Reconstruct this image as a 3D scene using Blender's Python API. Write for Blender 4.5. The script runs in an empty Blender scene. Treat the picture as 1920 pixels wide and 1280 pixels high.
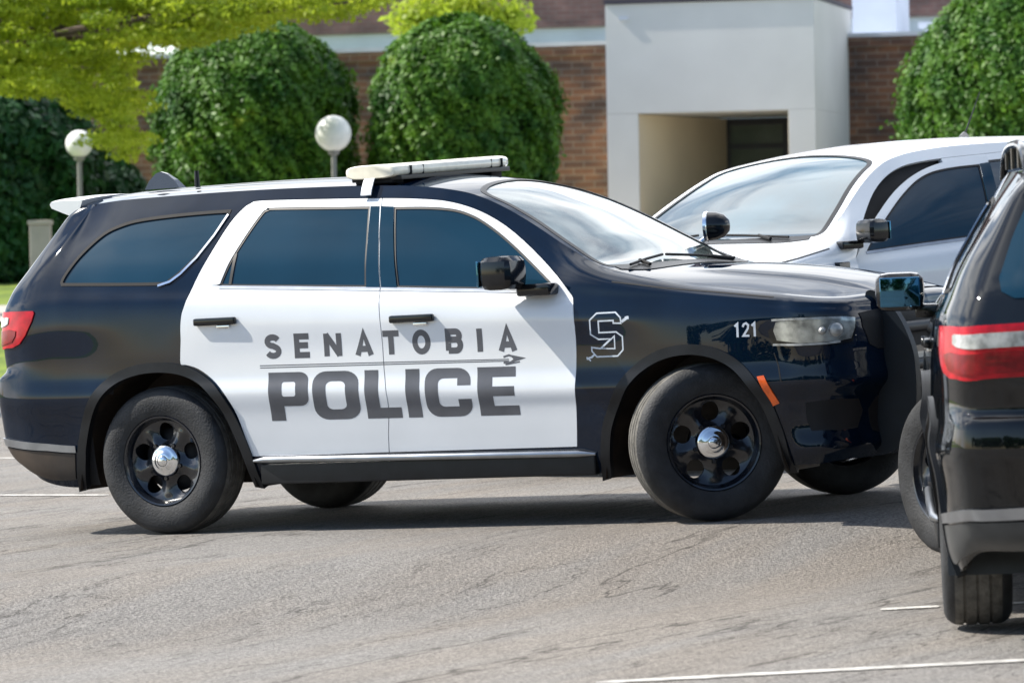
import bpy, bmesh, math, random
import numpy as np
from mathutils import Matrix, Vector, geometry
rad = math.radians
random.seed(7); RNG = np.random.default_rng(7)
C = bpy.context.scene.collection
scene = bpy.context.scene

# ------------------------------------------------------------ camera, sky, sun, exposure
CAM_H = 1.356
cam = bpy.data.cameras.new('camera'); camo = bpy.data.objects.new('camera', cam); C.objects.link(camo)
scene.camera = camo
cam.sensor_width = 36.0; cam.sensor_fit = 'HORIZONTAL'
cam.lens = 7654.44 / 1920 * 36.0
cam.dof.use_dof = True; cam.dof.focus_distance = 21.0; cam.dof.aperture_fstop = 5.0
cam.clip_start = 0.5; cam.clip_end = 3000

def cam_axes(yaw, pitch, roll):
    f = Vector((-math.sin(yaw)*math.cos(pitch), math.cos(yaw)*math.cos(pitch), -math.sin(pitch)))
    r = f.cross(Vector((0, 0, 1))).normalized(); u = r.cross(f)
    r2 = r*math.cos(roll) + u*math.sin(roll); u2 = -r*math.sin(roll) + u*math.cos(roll)
    return Matrix((r2, u2, -f)).transposed().to_4x4()
CW = Matrix.Translation((0, 0, CAM_H)) @ cam_axes(0, 0.0219, -0.0175)     # camera in the (level) world
camo.matrix_world = CW
# the parking lot slopes a little: LOT carries lot coordinates (x = the patrol car's forward axis) to the world
CL = Matrix.Translation((11.3636, -18.7201, 1.3555)) @ cam_axes(0.4814, 0.0219, -0.058)
LOT = CW @ CL.inverted()

SUN_DIR_LOT = Vector((-0.64, -0.20, 0.72)).normalized()                    # towards the sun, in lot coordinates
sd = (LOT.to_3x3() @ SUN_DIR_LOT).normalized()
sun_el = math.asin(sd.z); sun_az = math.atan2(sd.x, sd.y)
sun = bpy.data.lights.new('sun', 'SUN'); suno = bpy.data.objects.new('sun', sun); C.objects.link(suno)
sun.energy = 4.6; sun.angle = rad(0.5); sun.color = (1.0, 0.94, 0.84)
suno.rotation_euler = (-sd).to_track_quat('-Z', 'Y').to_euler()
suno.location = (0, 0, 30)

world = bpy.data.worlds.new('World'); scene.world = world; world.use_nodes = True
wn = world.node_tree.nodes; wl = world.node_tree.links; wn.clear()
wo = wn.new('ShaderNodeOutputWorld'); wb = wn.new('ShaderNodeBackground')
sky = wn.new('ShaderNodeTexSky'); sky.sky_type = 'NISHITA'; sky.sun_disc = False
sky.sun_elevation = sun_el; sky.sun_rotation = sun_az; sky.air_density = 1.0; sky.dust_density = 0.25; sky.ozone_density = 1.2
# scattered fair weather clouds
wtc = wn.new('ShaderNodeTexCoord'); wmp = wn.new('ShaderNodeMapping'); wmp.inputs['Scale'].default_value = (1.0, 1.0, 2.6)
wnz = wn.new('ShaderNodeTexNoise'); wnz.inputs['Scale'].default_value = 2.3; wnz.inputs['Detail'].default_value = 7; wnz.inputs['Roughness'].default_value = 0.55
wcr = wn.new('ShaderNodeValToRGB'); wcr.color_ramp.elements[0].position = 0.40; wcr.color_ramp.elements[1].position = 0.58
wmx = wn.new('ShaderNodeMixRGB'); wmx.inputs['Color2'].default_value = (14.0, 14.2, 14.5, 1)
wl.new(wtc.outputs['Generated'], wmp.inputs['Vector']); wl.new(wmp.outputs['Vector'], wnz.inputs['Vector'])
wl.new(wnz.outputs['Fac'], wcr.inputs['Fac']); wsx = wn.new('ShaderNodeSeparateXYZ'); wmr = wn.new('ShaderNodeMapRange'); wmr.interpolation_type = 'SMOOTHSTEP'
wmr.inputs['From Min'].default_value = -0.35; wmr.inputs['From Max'].default_value = 0.25     # the clouds stand over the building's side of the sky
wmu = wn.new('ShaderNodeMath'); wmu.operation = 'MULTIPLY'
wl.new(wtc.outputs['Generated'], wsx.inputs[0]); wl.new(wsx.outputs['Y'], wmr.inputs['Value'])
wl.new(wcr.outputs['Color'], wmu.inputs[0]); wl.new(wmr.outputs['Result'], wmu.inputs[1]); wl.new(wmu.outputs[0], wmx.inputs['Fac'])
wl.new(sky.outputs['Color'], wmx.inputs['Color1']); wl.new(wmx.outputs['Color'], wb.inputs['Color'])
wb.inputs['Strength'].default_value = 0.11
wl.new(wb.outputs['Background'], wo.inputs['Surface'])
scene.view_settings.view_transform = 'Standard'; scene.view_settings.look = 'None'
scene.view_settings.exposure = 0.77; scene.view_settings.gamma = 1.0
scene.render.engine = 'CYCLES'

# ------------------------------------------------------------ materials
def mat(name, col, rough=0.5, metal=0.0, spec=0.5, coat=0.0, coat_rough=0.03, noise=0.0, nscale=8.0, bump=0.0, bscale=40.0, emis=None, trans=0.0, ior=None, col2=None, stretch=None):
    m = bpy.data.materials.new(name); m.use_nodes = True
    nt = m.node_tree; b = nt.nodes['Principled BSDF']
    b.inputs['Base Color'].default_value = (*col, 1); b.inputs['Roughness'].default_value = rough
    b.inputs['Metallic'].default_value = metal; b.inputs['Specular IOR Level'].default_value = spec
    b.inputs['Coat Weight'].default_value = coat; b.inputs['Coat Roughness'].default_value = coat_rough
    b.inputs['Transmission Weight'].default_value = trans
    if ior: b.inputs['IOR'].default_value = ior
    tc = nt.nodes.new('ShaderNodeTexCoord')
    src = tc.outputs['Object']
    if stretch:
        mp = nt.nodes.new('ShaderNodeMapping'); mp.inputs['Scale'].default_value = stretch
        nt.links.new(src, mp.inputs['Vector']); src = mp.outputs['Vector']
    if noise > 0 or col2:
        n = nt.nodes.new('ShaderNodeTexNoise'); n.inputs['Scale'].default_value = nscale; n.inputs['Detail'].default_value = 5
        nt.links.new(src, n.inputs['Vector'])
        mx = nt.nodes.new('ShaderNodeMixRGB')
        c2 = col2 if col2 else tuple(min(1, c*(1+noise)) for c in col); c1 = col if col2 else tuple(c*(1-noise) for c in col)
        mx.inputs['Color1'].default_value = (*c1, 1); mx.inputs['Color2'].default_value = (*c2, 1)
        rp = nt.nodes.new('ShaderNodeValToRGB'); rp.color_ramp.elements[0].position = 0.35; rp.color_ramp.elements[1].position = 0.65
        nt.links.new(n.outputs['Fac'], rp.inputs['Fac']); nt.links.new(rp.outputs['Color'], mx.inputs['Fac'])
        nt.links.new(mx.outputs['Color'], b.inputs['Base Color'])
    if bump > 0:
        n2 = nt.nodes.new('ShaderNodeTexNoise'); n2.inputs['Scale'].default_value = bscale; n2.inputs['Detail'].default_value = 3
        bp = nt.nodes.new('ShaderNodeBump'); bp.inputs['Strength'].default_value = bump; bp.inputs['Distance'].default_value = 0.01
        nt.links.new(src, n2.inputs['Vector']); nt.links.new(n2.outputs['Fac'], bp.inputs['Height']); nt.links.new(bp.outputs['Normal'], b.inputs['Normal'])
    if emis:
        b.inputs['Emission Color'].default_value = (*emis[0], 1); b.inputs['Emission Strength'].default_value = emis[1]
    return m
M = {}
M['black_paint'] = mat('black paint', (0.002, 0.0075, 0.019), 0.5, spec=0.0, coat=0.80, coat_rough=0.015, noise=0.25, nscale=3)
M['white_paint'] = mat('white paint', (0.70, 0.725, 0.75), 0.30, coat=0.8, coat_rough=0.05, noise=0.03, nscale=2.5)
M['glass'] = mat('tinted glass', (0.006, 0.032, 0.058), 0.02, spec=0.35, noise=0.12, nscale=1.5)
M['windshield'] = mat('windshield glass', (0.13, 0.16, 0.155), 0.04, spec=0.6, noise=0.6, nscale=2.5, coat=0.35, coat_rough=0.0)
M['trim'] = mat('black plastic trim', (0.007, 0.008, 0.010), 0.42, spec=0.35, noise=0.3, nscale=12)
M['gloss_trim'] = mat('gloss black trim', (0.006, 0.007, 0.009), 0.12, noise=0.2, nscale=9)
M['dusty'] = mat('dusty valance', (0.022, 0.017, 0.014), 0.55, col2=(0.055, 0.038, 0.026), nscale=5)
M['rubber'] = mat('tyre rubber', (0.018, 0.019, 0.021), 0.68, noise=0.35, nscale=14, bump=0.3, bscale=90)
M['tread'] = mat('dusty tread', (0.10, 0.095, 0.085), 0.85, noise=0.3, nscale=20, bump=0.6, bscale=60)
M['steel'] = mat('black steel wheel', (0.008, 0.010, 0.015), 0.25, coat=0.6, noise=0.25, nscale=10)
M['chrome'] = mat('chrome', (0.78, 0.80, 0.82), 0.12, metal=1.0, noise=0.08, nscale=20)
M['satin'] = mat('satin metal', (0.35, 0.37, 0.40), 0.32, metal=1.0, noise=0.1, nscale=10)
M['red_lens'] = mat('red lens', (0.40, 0.004, 0.012), 0.25, spec=0.25, coat=0.18, noise=0.25, nscale=18)
M['dark_red'] = mat('dark red lens', (0.17, 0.002, 0.006), 0.25, spec=0.25, coat=0.18, noise=0.3, nscale=22)
M['clear_lens'] = mat('clear lens', (0.34, 0.345, 0.33), 0.15, coat=0.7, noise=0.35, nscale=25)
M['lamp_inner'] = mat('lamp housing', (0.40, 0.41, 0.38), 0.22, metal=0.6, noise=0.5, nscale=16, coat=1.0)
M['orange'] = mat('amber marker', (0.80, 0.11, 0.005), 0.25, coat=0.5, noise=0.15, nscale=30)
M['decal'] = mat('grey decal', (0.085, 0.088, 0.10), 0.40, noise=0.15, nscale=6)
M['white_decal'] = mat('pale decal', (0.55, 0.60, 0.66), 0.4, noise=0.1, nscale=30)
M['bar_lens'] = mat('cream light bar lens', (0.90, 0.84, 0.68), 0.25, coat=0.7, noise=0.08, nscale=14)
M['black_matte'] = mat('matte black', (0.004, 0.004, 0.005), 0.8, noise=0.3, nscale=10)
M['mirror_glass'] = mat('mirror glass', (0.06, 0.16, 0.26), 0.04, metal=1.0, noise=0.1, nscale=5)
M['windshield_dark'] = mat('dark windshield glass', (0.02, 0.06, 0.085), 0.03, spec=0.8, noise=0.4, nscale=2.0, coat=0.6, coat_rough=0.0)
M['plain_black'] = mat('dusty black paint', (0.004, 0.005, 0.006), 0.5, spec=0.0, coat=1.0, coat_rough=0.03, noise=0.4, nscale=4)
M['grey_valance'] = mat('grey plastic valance', (0.035, 0.038, 0.04), 0.38, noise=0.3, nscale=6)
M['spoiler'] = mat('sun glare spoiler paint', (0.80, 0.82, 0.84), 0.35, metal=0.6, noise=0.05, nscale=5)  # sun glare on the patrol car's spoiler, put into its colour as bright silver
M['push'] = mat('black powder coat', (0.003, 0.007, 0.012), 0.5, spec=0.25, noise=0.3, nscale=6)
M['silver_paint'] = mat('dark silver paint', (0.03, 0.033, 0.036), 0.25, coat=1.0, coat_rough=0.03, noise=0.2, nscale=3)

# ------------------------------------------------------------ object helpers
def empty(name, mw=None, label=None, cat=None, group=None):
    o = bpy.data.objects.new(name, None); C.objects.link(o)
    if mw is not None: o.matrix_world = mw
    if label: tag(o, label, cat, group)
    return o
def tag(o, label=None, cat=None, group=None, kind=None):
    if label: o['label'] = label
    if cat: o['category'] = cat
    if group: o['group'] = group
    if kind: o['kind'] = kind
    return o
def mk(name, V, F, m=None, parent=None, N=None, smooth=True, mats=None, mi=None, mw=None):
    me = bpy.data.meshes.new(name)
    V = np.asarray(V, float).reshape(-1, 3)
    me.from_pydata(V.tolist(), [], [list(map(int, f)) for f in F])
    for mm in (mats or [m]): me.materials.append(mm)
    if mi is not None: me.polygons.foreach_set('material_index', np.asarray(mi, np.int32))
    me.polygons.foreach_set('use_smooth', np.full(len(me.polygons), bool(smooth)))
    if N is not None:
        me.normals_split_custom_set_from_vertices([tuple(n) for n in np.asarray(N)])
    me.update()
    o = bpy.data.objects.new(name, me); C.objects.link(o)
    if parent is not None: o.parent = parent
    if mw is not None: o.matrix_world = mw
    return o
class MB:
    """collects simple solids into one mesh"""
    def __init__(s): s.V = []; s.F = []; s.I = []
    def add(s, V, F, mi=0):
        b = len(s.V); s.V += [tuple(v) for v in V]; s.F += [[i+b for i in f] for f in F]; s.I += [mi]*len(F)
    def box(s, x0, x1, y0, y1, z0, z1, mi=0, bev=0.0, M4=None):
        if bev > 0:
            bm = bmesh.new(); bmesh.ops.create_cube(bm, size=1)
            for v in bm.verts: v.co = Vector(((x0+x1)/2+v.co.x*(x1-x0), (y0+y1)/2+v.co.y*(y1-y0), (z0+z1)/2+v.co.z*(z1-z0)))
            bmesh.ops.bevel(bm, geom=list(bm.edges)+list(bm.verts), offset=bev, segments=3, affect='EDGES', profile=0.6)
            V = [v.co.copy() for v in bm.verts]; bm.verts.index_update(); F = [[v.index for v in f.verts] for f in bm.faces]; bm.free()
        else:
            V = [Vector((x, y, z)) for z in (z0, z1) for y in (y0, y1) for x in (x0, x1)]
            F = [(0,2,3,1),(4,5,7,6),(0,1,5,4),(2,6,7,3),(0,4,6,2),(1,3,7,5)]
        if M4: V = [M4 @ v for v in V]
        s.add(V, F, mi)
    def tube(s, pts, r, n=10, mi=0, cap=True):
        P = [Vector(p) for p in pts]; rr = r if hasattr(r, '__len__') else [r]*len(P)
        V = []; prev = None
        for k, p in enumerate(P):
            t = (P[min(k+1, len(P)-1)] - P[max(k-1, 0)]).normalized()
            if prev is None:
                a = Vector((0, 0, 1)) if abs(t.z) < 0.9 else Vector((1, 0, 0)); prev = (a - t*a.dot(t)).normalized()
            prev = (prev - t*prev.dot(t)).normalized(); b = t.cross(prev)
            for j in range(n):
                an = 2*math.pi*j/n; V.append(p + (prev*math.cos(an) + b*math.sin(an))*rr[k])
        F = [(k*n+j, k*n+(j+1) % n, (k+1)*n+(j+1) % n, (k+1)*n+j) for k in range(len(P)-1) for j in range(n)]
        if cap: F += [tuple(range(n-1, -1, -1)), tuple(range((len(P)-1)*n, len(P)*n))]
        s.add(V, F, mi)
    def lathe(s, prof, n=48, mi=0, M4=None, mis=None):
        """profile of (radius, y) turned about the y axis"""
        V = []; 
        for (r, y) in prof:
            for j in range(n):
                a = 2*math.pi*j/n; v = Vector((r*math.cos(a), y, r*math.sin(a))); V.append(M4 @ v if M4 else v)
        b = len(s.V); s.V += [tuple(v) for v in V]
        for k in range(len(prof)-1):
            for j in range(n):
                s.F.append([b+k*n+j, b+k*n+(j+1) % n, b+(k+1)*n+(j+1) % n, b+(k+1)*n+j]); s.I.append(mis[k] if mis else mi)
    def build(s, name, m, parent=None, smooth=True, mw=None, autosmooth=None):
        mats = m if isinstance(m, list) else [m]
        o = mk(name, s.V, s.F, None, parent, smooth=smooth, mats=mats, mi=s.I, mw=mw)
        bm = bmesh.new(); bm.from_mesh(o.data); bmesh.ops.recalc_face_normals(bm, faces=bm.faces)
        if smooth:
            for e in bm.edges:
                if len(e.link_faces) == 2 and e.calc_face_angle(0) > rad(autosmooth or 35): e.smooth = False
        bm.to_mesh(o.data); bm.free()
        return o

def pchip_t(x, y):
    h = np.diff(x); d = np.diff(y)/h; m = np.zeros(len(x)); m[0] = d[0]; m[-1] = d[-1]
    for i in range(1, len(x)-1):
        if d[i-1]*d[i] > 0:
            w1 = 2*h[i]+h[i-1]; w2 = h[i]+2*h[i-1]; m[i] = (w1+w2)/(w1/d[i-1]+w2/d[i])
    return m
def herm(x, y, m, q):
    q = np.asarray(q, float); i = np.clip(np.searchsorted(x, q)-1, 0, len(x)-2)
    h = x[i+1]-x[i]; t = (q-x[i])/h
    v = (2*t**3-3*t**2+1)*y[i]+(t**3-2*t**2+t)*h*m[i]+(-2*t**3+3*t**2)*y[i+1]+(t**3-t**2)*h*m[i+1]
    v = np.where(t < 0, y[i]+m[i]*(q-x[i]), v); v = np.where(t > 1, y[i+1]+m[i+1]*(q-x[i+1]), v)
    return v
def curve(pts):
    a = np.array(pts, float); m = pchip_t(a[:, 0], a[:, 1])
    return lambda q: herm(a[:, 0], a[:, 1], m, q)
def cr_t(x, y):
    m = np.zeros_like(y); n = len(x)
    m[0] = (y[1]-y[0])/(x[1]-x[0]); m[-1] = (y[-1]-y[-2])/(x[-1]-x[-2])
    for i in range(1, n-1):
        h0 = x[i]-x[i-1]; h1 = x[i+1]-x[i]
        m[i] = ((y[i]-y[i-1])/h0*h1+(y[i+1]-y[i])/h1*h0)/(h0+h1)
    return m

# ------------------------------------------------------------ parametric skin + panels cut from it
class Surf:
    def __init__(s, P, U, Vv, flip=False):
        s.P = P; s.U = U; s.V = Vv; s.du = U[1]-U[0]; s.dv = Vv[1]-Vv[0]
        gu = np.gradient(P, s.du, axis=0); gv = np.gradient(P, s.dv, axis=1)
        n = np.cross(gu, gv); n /= np.maximum(np.linalg.norm(n, axis=2, keepdims=True), 1e-9)
        s.N = -n if flip else n
    def _b(s, A, u, v):
        nu, nv = A.shape[:2]
        fu = (u-s.U[0])/s.du; fv = (v-s.V[0])/s.dv
        i = np.clip(np.floor(fu).astype(int), 0, nu-2); j = np.clip(np.floor(fv).astype(int), 0, nv-2)
        a = (fu-i)[:, None]; b = (fv-j)[:, None]
        return A[i, j]*(1-a)*(1-b)+A[i+1, j]*a*(1-b)+A[i, j+1]*(1-a)*b+A[i+1, j+1]*a*b
    def pos(s, uv): uv = np.asarray(uv, float); return s._b(s.P, uv[:, 0], uv[:, 1])
    def nor(s, uv):
        uv = np.asarray(uv, float); u = np.clip(uv[:, 0], s.U[0], s.U[-1]); v = np.clip(uv[:, 1], s.V[0], s.V[-1])
        n = s._b(s.N, u, v); return n/np.maximum(np.linalg.norm(n, axis=1, keepdims=True), 1e-9)
    def inv(s, q, axes=(0, 2), mask=None):
        """(u, v) of the skin point whose chosen coordinates equal q"""
        q = np.asarray(q, float); G = s.P[:, :, list(axes)]
        out = []
        ok = np.ones(G.shape[:2], bool) if mask is None else mask
        for k in q:
            d = ((G-k)**2).sum(2); d = np.where(ok, d, 1e9); i, j = np.unravel_index(np.argmin(d), d.shape)
            uv = np.array([[s.U[i], s.V[j]]])
            for _ in range(8):
                p = s._b(s.P, uv[:, 0], uv[:, 1])[0][list(axes)]
                e = 1e-3
                pu = (s._b(s.P, uv[:, 0]+e, uv[:, 1])[0][list(axes)]-p)/e; pv = (s._b(s.P, uv[:, 0], uv[:, 1]+e)[0][list(axes)]-p)/e
                J = np.stack([pu, pv], 1)
                if len(axes) == 2:
                    if abs(np.linalg.det(J)) < 1e-6: break
                    st = np.linalg.solve(J, k-p)
                else: st = np.linalg.lstsq(J, k-p, rcond=None)[0]
                st = np.clip(st, -0.1, 0.1); uv = uv+st[None]
            out.append(uv[0])
        return np.array(out)

def resample(poly, step, closed=True):
    P = np.asarray(poly, float); out = []
    n = len(P); rng = range(n if closed else n-1)
    for i in rng:
        a = P[i]; b = P[(i+1) % n]; k = max(1, int(math.ceil(np.linalg.norm(b-a)/step)))
        for t in range(k): out.append(a+(b-a)*t/k)
    if not closed: out.append(P[-1])
    return np.array(out)
def smooth_poly(pts, n=6, corners=()):
    """closed Catmull-Rom through pts; indices in corners stay sharp"""
    P = np.asarray(pts, float); N = len(P); out = []
    for i in range(N):
        p1, p2 = P[i], P[(i+1) % N]
        p0 = P[i-1] if i not in corners else p1-(p2-p1)
        p3 = P[(i+2) % N] if ((i+1) % N) not in corners else p2+(p2-p1)
        for k in range(n):
            t = k/n
            out.append(0.5*((2*p1)+(-p0+p2)*t+(2*p0-5*p1+4*p2-p3)*t*t+(-p0+3*p1-3*p2+p3)*t**3))
    return np.array(out)
def smooth_open(pts, n=6):
    P = np.asarray(pts, float); N = len(P); out = []
    for i in range(N-1):
        p1, p2 = P[i], P[i+1]; p0 = P[i-1] if i else 2*p1-p2; p3 = P[i+2] if i+2 < N else 2*p2-p1
        for k in range(n):
            t = k/n; out.append(0.5*((2*p1)+(-p0+p2)*t+(2*p0-5*p1+4*p2-p3)*t*t+(-p0+3*p1-3*p2+p3)*t**3))
    out.append(P[-1]); return np.array(out)
def inside(pts, polys):
    """even-odd test"""
    x = pts[:, 0]; y = pts[:, 1]; c = np.zeros(len(pts), bool)
    for P in polys:
        a = P; b = np.roll(P, -1, axis=0)
        for (x0, y0), (x1, y1) in zip(a, b):
            if y0 == y1: continue
            k = ((y0 > y) != (y1 > y)) & (x < (x1-x0)*(y-y0)/(y1-y0)+x0); c ^= k
    return c
def offset_poly(P, d):
    P = np.asarray(P, float); n = len(P)
    ar = 0.5*np.sum(P[:, 0]*np.roll(P[:, 1], -1)-np.roll(P[:, 0], -1)*P[:, 1])
    s = 1 if ar > 0 else -1
    a = P-np.roll(P, 1, axis=0); b = np.roll(P, -1, axis=0)-P
    a /= np.maximum(np.linalg.norm(a, axis=1, keepdims=True), 1e-9); b /= np.maximum(np.linalg.norm(b, axis=1, keepdims=True), 1e-9)
    na = np.stack([-a[:, 1], a[:, 0]], 1)*s; nb = np.stack([-b[:, 1], b[:, 0]], 1)*s
    m = na+nb; m /= np.maximum((m**2).sum(1, keepdims=True)/2, 0.5)
    return P+m*d                                   # positive d shrinks
def tri_fill(adds, holes, step, dom=None):
    """triangulate region = (inside any of adds, even-odd) minus union of holes; returns verts 2D, tris"""
    adds = [resample(p, step) for p in adds]; holes = [resample(p, step) for p in holes]
    allp = adds+holes; co = []; ed = []
    for p in allp:
        b = len(co); n = len(p); co += [tuple(q) for q in p]; ed += [(b+i, b+(i+1) % n) for i in range(n)]
    A = np.concatenate(adds); lo = A.min(0); hi = A.max(0)
    gx = np.arange(lo[0]+step/2, hi[0], step); gy = np.arange(lo[1]+step/2, hi[1], step)
    if len(gx) and len(gy):
        G = np.stack(np.meshgrid(gx, gy), -1).reshape(-1, 2)
        k = inside(G, adds)
        for h in holes: k &= ~inside(G, [h])
        G = G[k]
        if len(G):
            B = np.array(co); keep = np.ones(len(G), bool)
            for i in range(0, len(G), 500):
                d = ((G[i:i+500, None]-B[None])**2).sum(2).min(1); keep[i:i+500] = d > (0.45*step)**2
            co += [tuple(g) for g in G[keep]]
    v, e, f, *_ = geometry.delaunay_2d_cdt([Vector(c) for c in co], ed, [], 0, 1e-6)
    v = np.array([tuple(c) for c in v]); f = np.array([list(t) for t in f if len(t) == 3])
    cen = v[f].mean(1); k = inside(cen, adds)
    for h in holes: k &= ~inside(cen, [h])
    f = f[k]
    used = np.unique(f); mp = -np.ones(len(v), int); mp[used] = np.arange(len(used))
    return v[used], mp[f]
PANEL_STEP = 0.028
def panel_data(surf, adds, holes=(), step=None, off=0.0, rim=0.012, bulge=None):
    v2, f = tri_fill(list(adds), list(holes), step or PANEL_STEP)
    P = surf.pos(v2); N = surf.nor(v2); o = off
    P = P+N*o
    # orient triangles along the normals
    a = np.cross(P[f[:, 1]]-P[f[:, 0]], P[f[:, 2]]-P[f[:, 0]]); s = (a*N[f[:, 0]]).sum(1) < 0
    f[s] = f[s][:, ::-1]
    V = P.copy(); NN = N.copy(); F = f.tolist()
    if rim:
        cnt = {}
        for t in F:
            for i in range(3):
                e = (t[i], t[(i+1) % 3]); cnt[e] = 1
        bd = [e for e in cnt if (e[1], e[0]) not in cnt]
        ids = sorted({i for e in bd for i in e}); mp = {i: k for k, i in enumerate(ids)}
        base = len(V); n = len(ids)
        acc = np.zeros((n, 3))
        for (i, j) in bd:
            sn = np.cross(P[j]-P[i], N[i]); sn /= max(np.linalg.norm(sn), 1e-9); acc[mp[i]] += sn; acc[mp[j]] += sn
        acc /= np.maximum(np.linalg.norm(acc, axis=1, keepdims=True), 1e-9)
        V = np.concatenate([V, P[ids], P[ids]-N[ids]*rim]); NN = np.concatenate([NN, acc, acc])
        for (i, j) in bd: F.append([base+mp[j], base+mp[i], base+n+mp[i], base+n+mp[j]])
    return V, F, NN
def panel(name, surf, adds, m, parent, holes=(), side=-1, **kw):
    """side -1: right-hand side of the vehicle (y<0), +1 mirrored, 0 as is"""
    V, F, N = kw.pop('data', None) or panel_data(surf, adds, holes, **kw)
    if side == 1:
        V = V*[1, -1, 1]; N = N*[1, -1, 1]; F = [f[::-1] for f in F]
    return mk(name, V, F, m, parent, N=N)
# ------------------------------------------------------------ the patrol SUV's skin (x forward, y left, z up, metres)
fyE = curve([(-1.1,.575),(-.7,.60),(-.3,.615),(.3,.62),(1.2,.62),(1.5,.625),(1.7,.635),(1.88,.655),(2.08,.70),(2.32,.76),(2.5,.79),(2.62,.81),(3.0,.82),(3.3,.812),(3.51,.80),(4.0,.80)])
fzE = curve([(-1.1,1.69),(-.7,1.715),(-.3,1.742),(.3,1.747),(1.0,1.735),(1.3,1.72),(1.5,1.70),(1.7,1.665),(1.88,1.60),(2.08,1.50),(2.32,1.36),(2.5,1.262),(2.62,1.225),(2.98,1.15),(3.27,1.105),(3.54,1.07),(3.75,1.03),(3.95,1.0)])
fzC = curve([(-1.1,1.735),(-.7,1.782),(-.3,1.797),(.3,1.800),(.9,1.79),(1.3,1.772),(1.55,1.745),(1.75,1.70),(2.0,1.60),(2.3,1.43),(2.58,1.262),(2.7,1.24),(3.08,1.21),(3.37,1.175),(3.62,1.125),(3.78,1.08),(3.95,1.02)])
def T_z(x, y):
    return fzE(x)+(fzC(x)-fzE(x))*(1-np.abs(y/fyE(x))**1.75)
ROWZ = [[(-.7,.262),(-.3,.25),(3.6,.25)], [(-.7,.35),(3.6,.34)], [(-.7,.48),(3.6,.46)], [(-.7,.61),(3.6,.57)], [(-.7,.725),(.5,.712),(2.3,.668),(3.6,.66)],
        [(-.7,.83),(.5,.80),(3.6,.76)], [(-.7,.95),(.5,.93),(3.6,.87)], [(-.7,1.08),(.4,1.06),(2.4,1.0),(3.6,.955)],
        [(-.7,1.20),(.4,1.165),(1.34,1.125),(2.3,1.07),(3.05,1.03),(3.6,.995)], [(-.7,1.295),(.4,1.245),(1.34,1.195),(2.2,1.14),(2.5,1.115),(3.05,1.075),(3.6,1.015)]]
rz = [curve(r) for r in ROWZ]
BY = [.905,.935,.948,.958,.974,.956,.952,.957,.946,.908]
def station(x):
    wx = float(np.interp(x, [-.7,-.3,0,2.6,3.05,3.3,3.5,3.7], [.978,.995,1,1,1,.985,.965,.94]))
    fl = 0.012*(math.exp(-(x/.42)**2)+math.exp(-((x-3.05)/.42)**2))
    P = []
    for j in range(10):
        y = BY[j]*wx+(fl if 2 <= j <= 6 else 0); P.append((x, y, float(rz[j](x))))
    yE = float(fyE(x)); zE = float(fzE(x)); y9, z9 = P[9][1], P[9][2]
    h = min(1, max(0, (x-2.22)/.33)); h = h*h*(3-2*h)
    y9h = y9+.02*h; P[9] = (x, y9h, z9); y9 = y9h
    for k in range(1, 5):
        s = k/4
        g = (y9+(yE-y9)*(s**1.25), z9+(zE-z9)*s)
        a = s*math.pi/2*.9; ca = (math.cos(a)-math.cos(math.pi/2*.9))/(1-math.cos(math.pi/2*.9)); sa = math.sin(a)/math.sin(math.pi/2*.9)
        q = (yE+(y9-yE)*ca, z9+(zE-z9)*sa)
        P.append((x, g[0]*(1-h)+q[0]*h, g[1]*(1-h)+q[1]*h))
    return P
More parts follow.
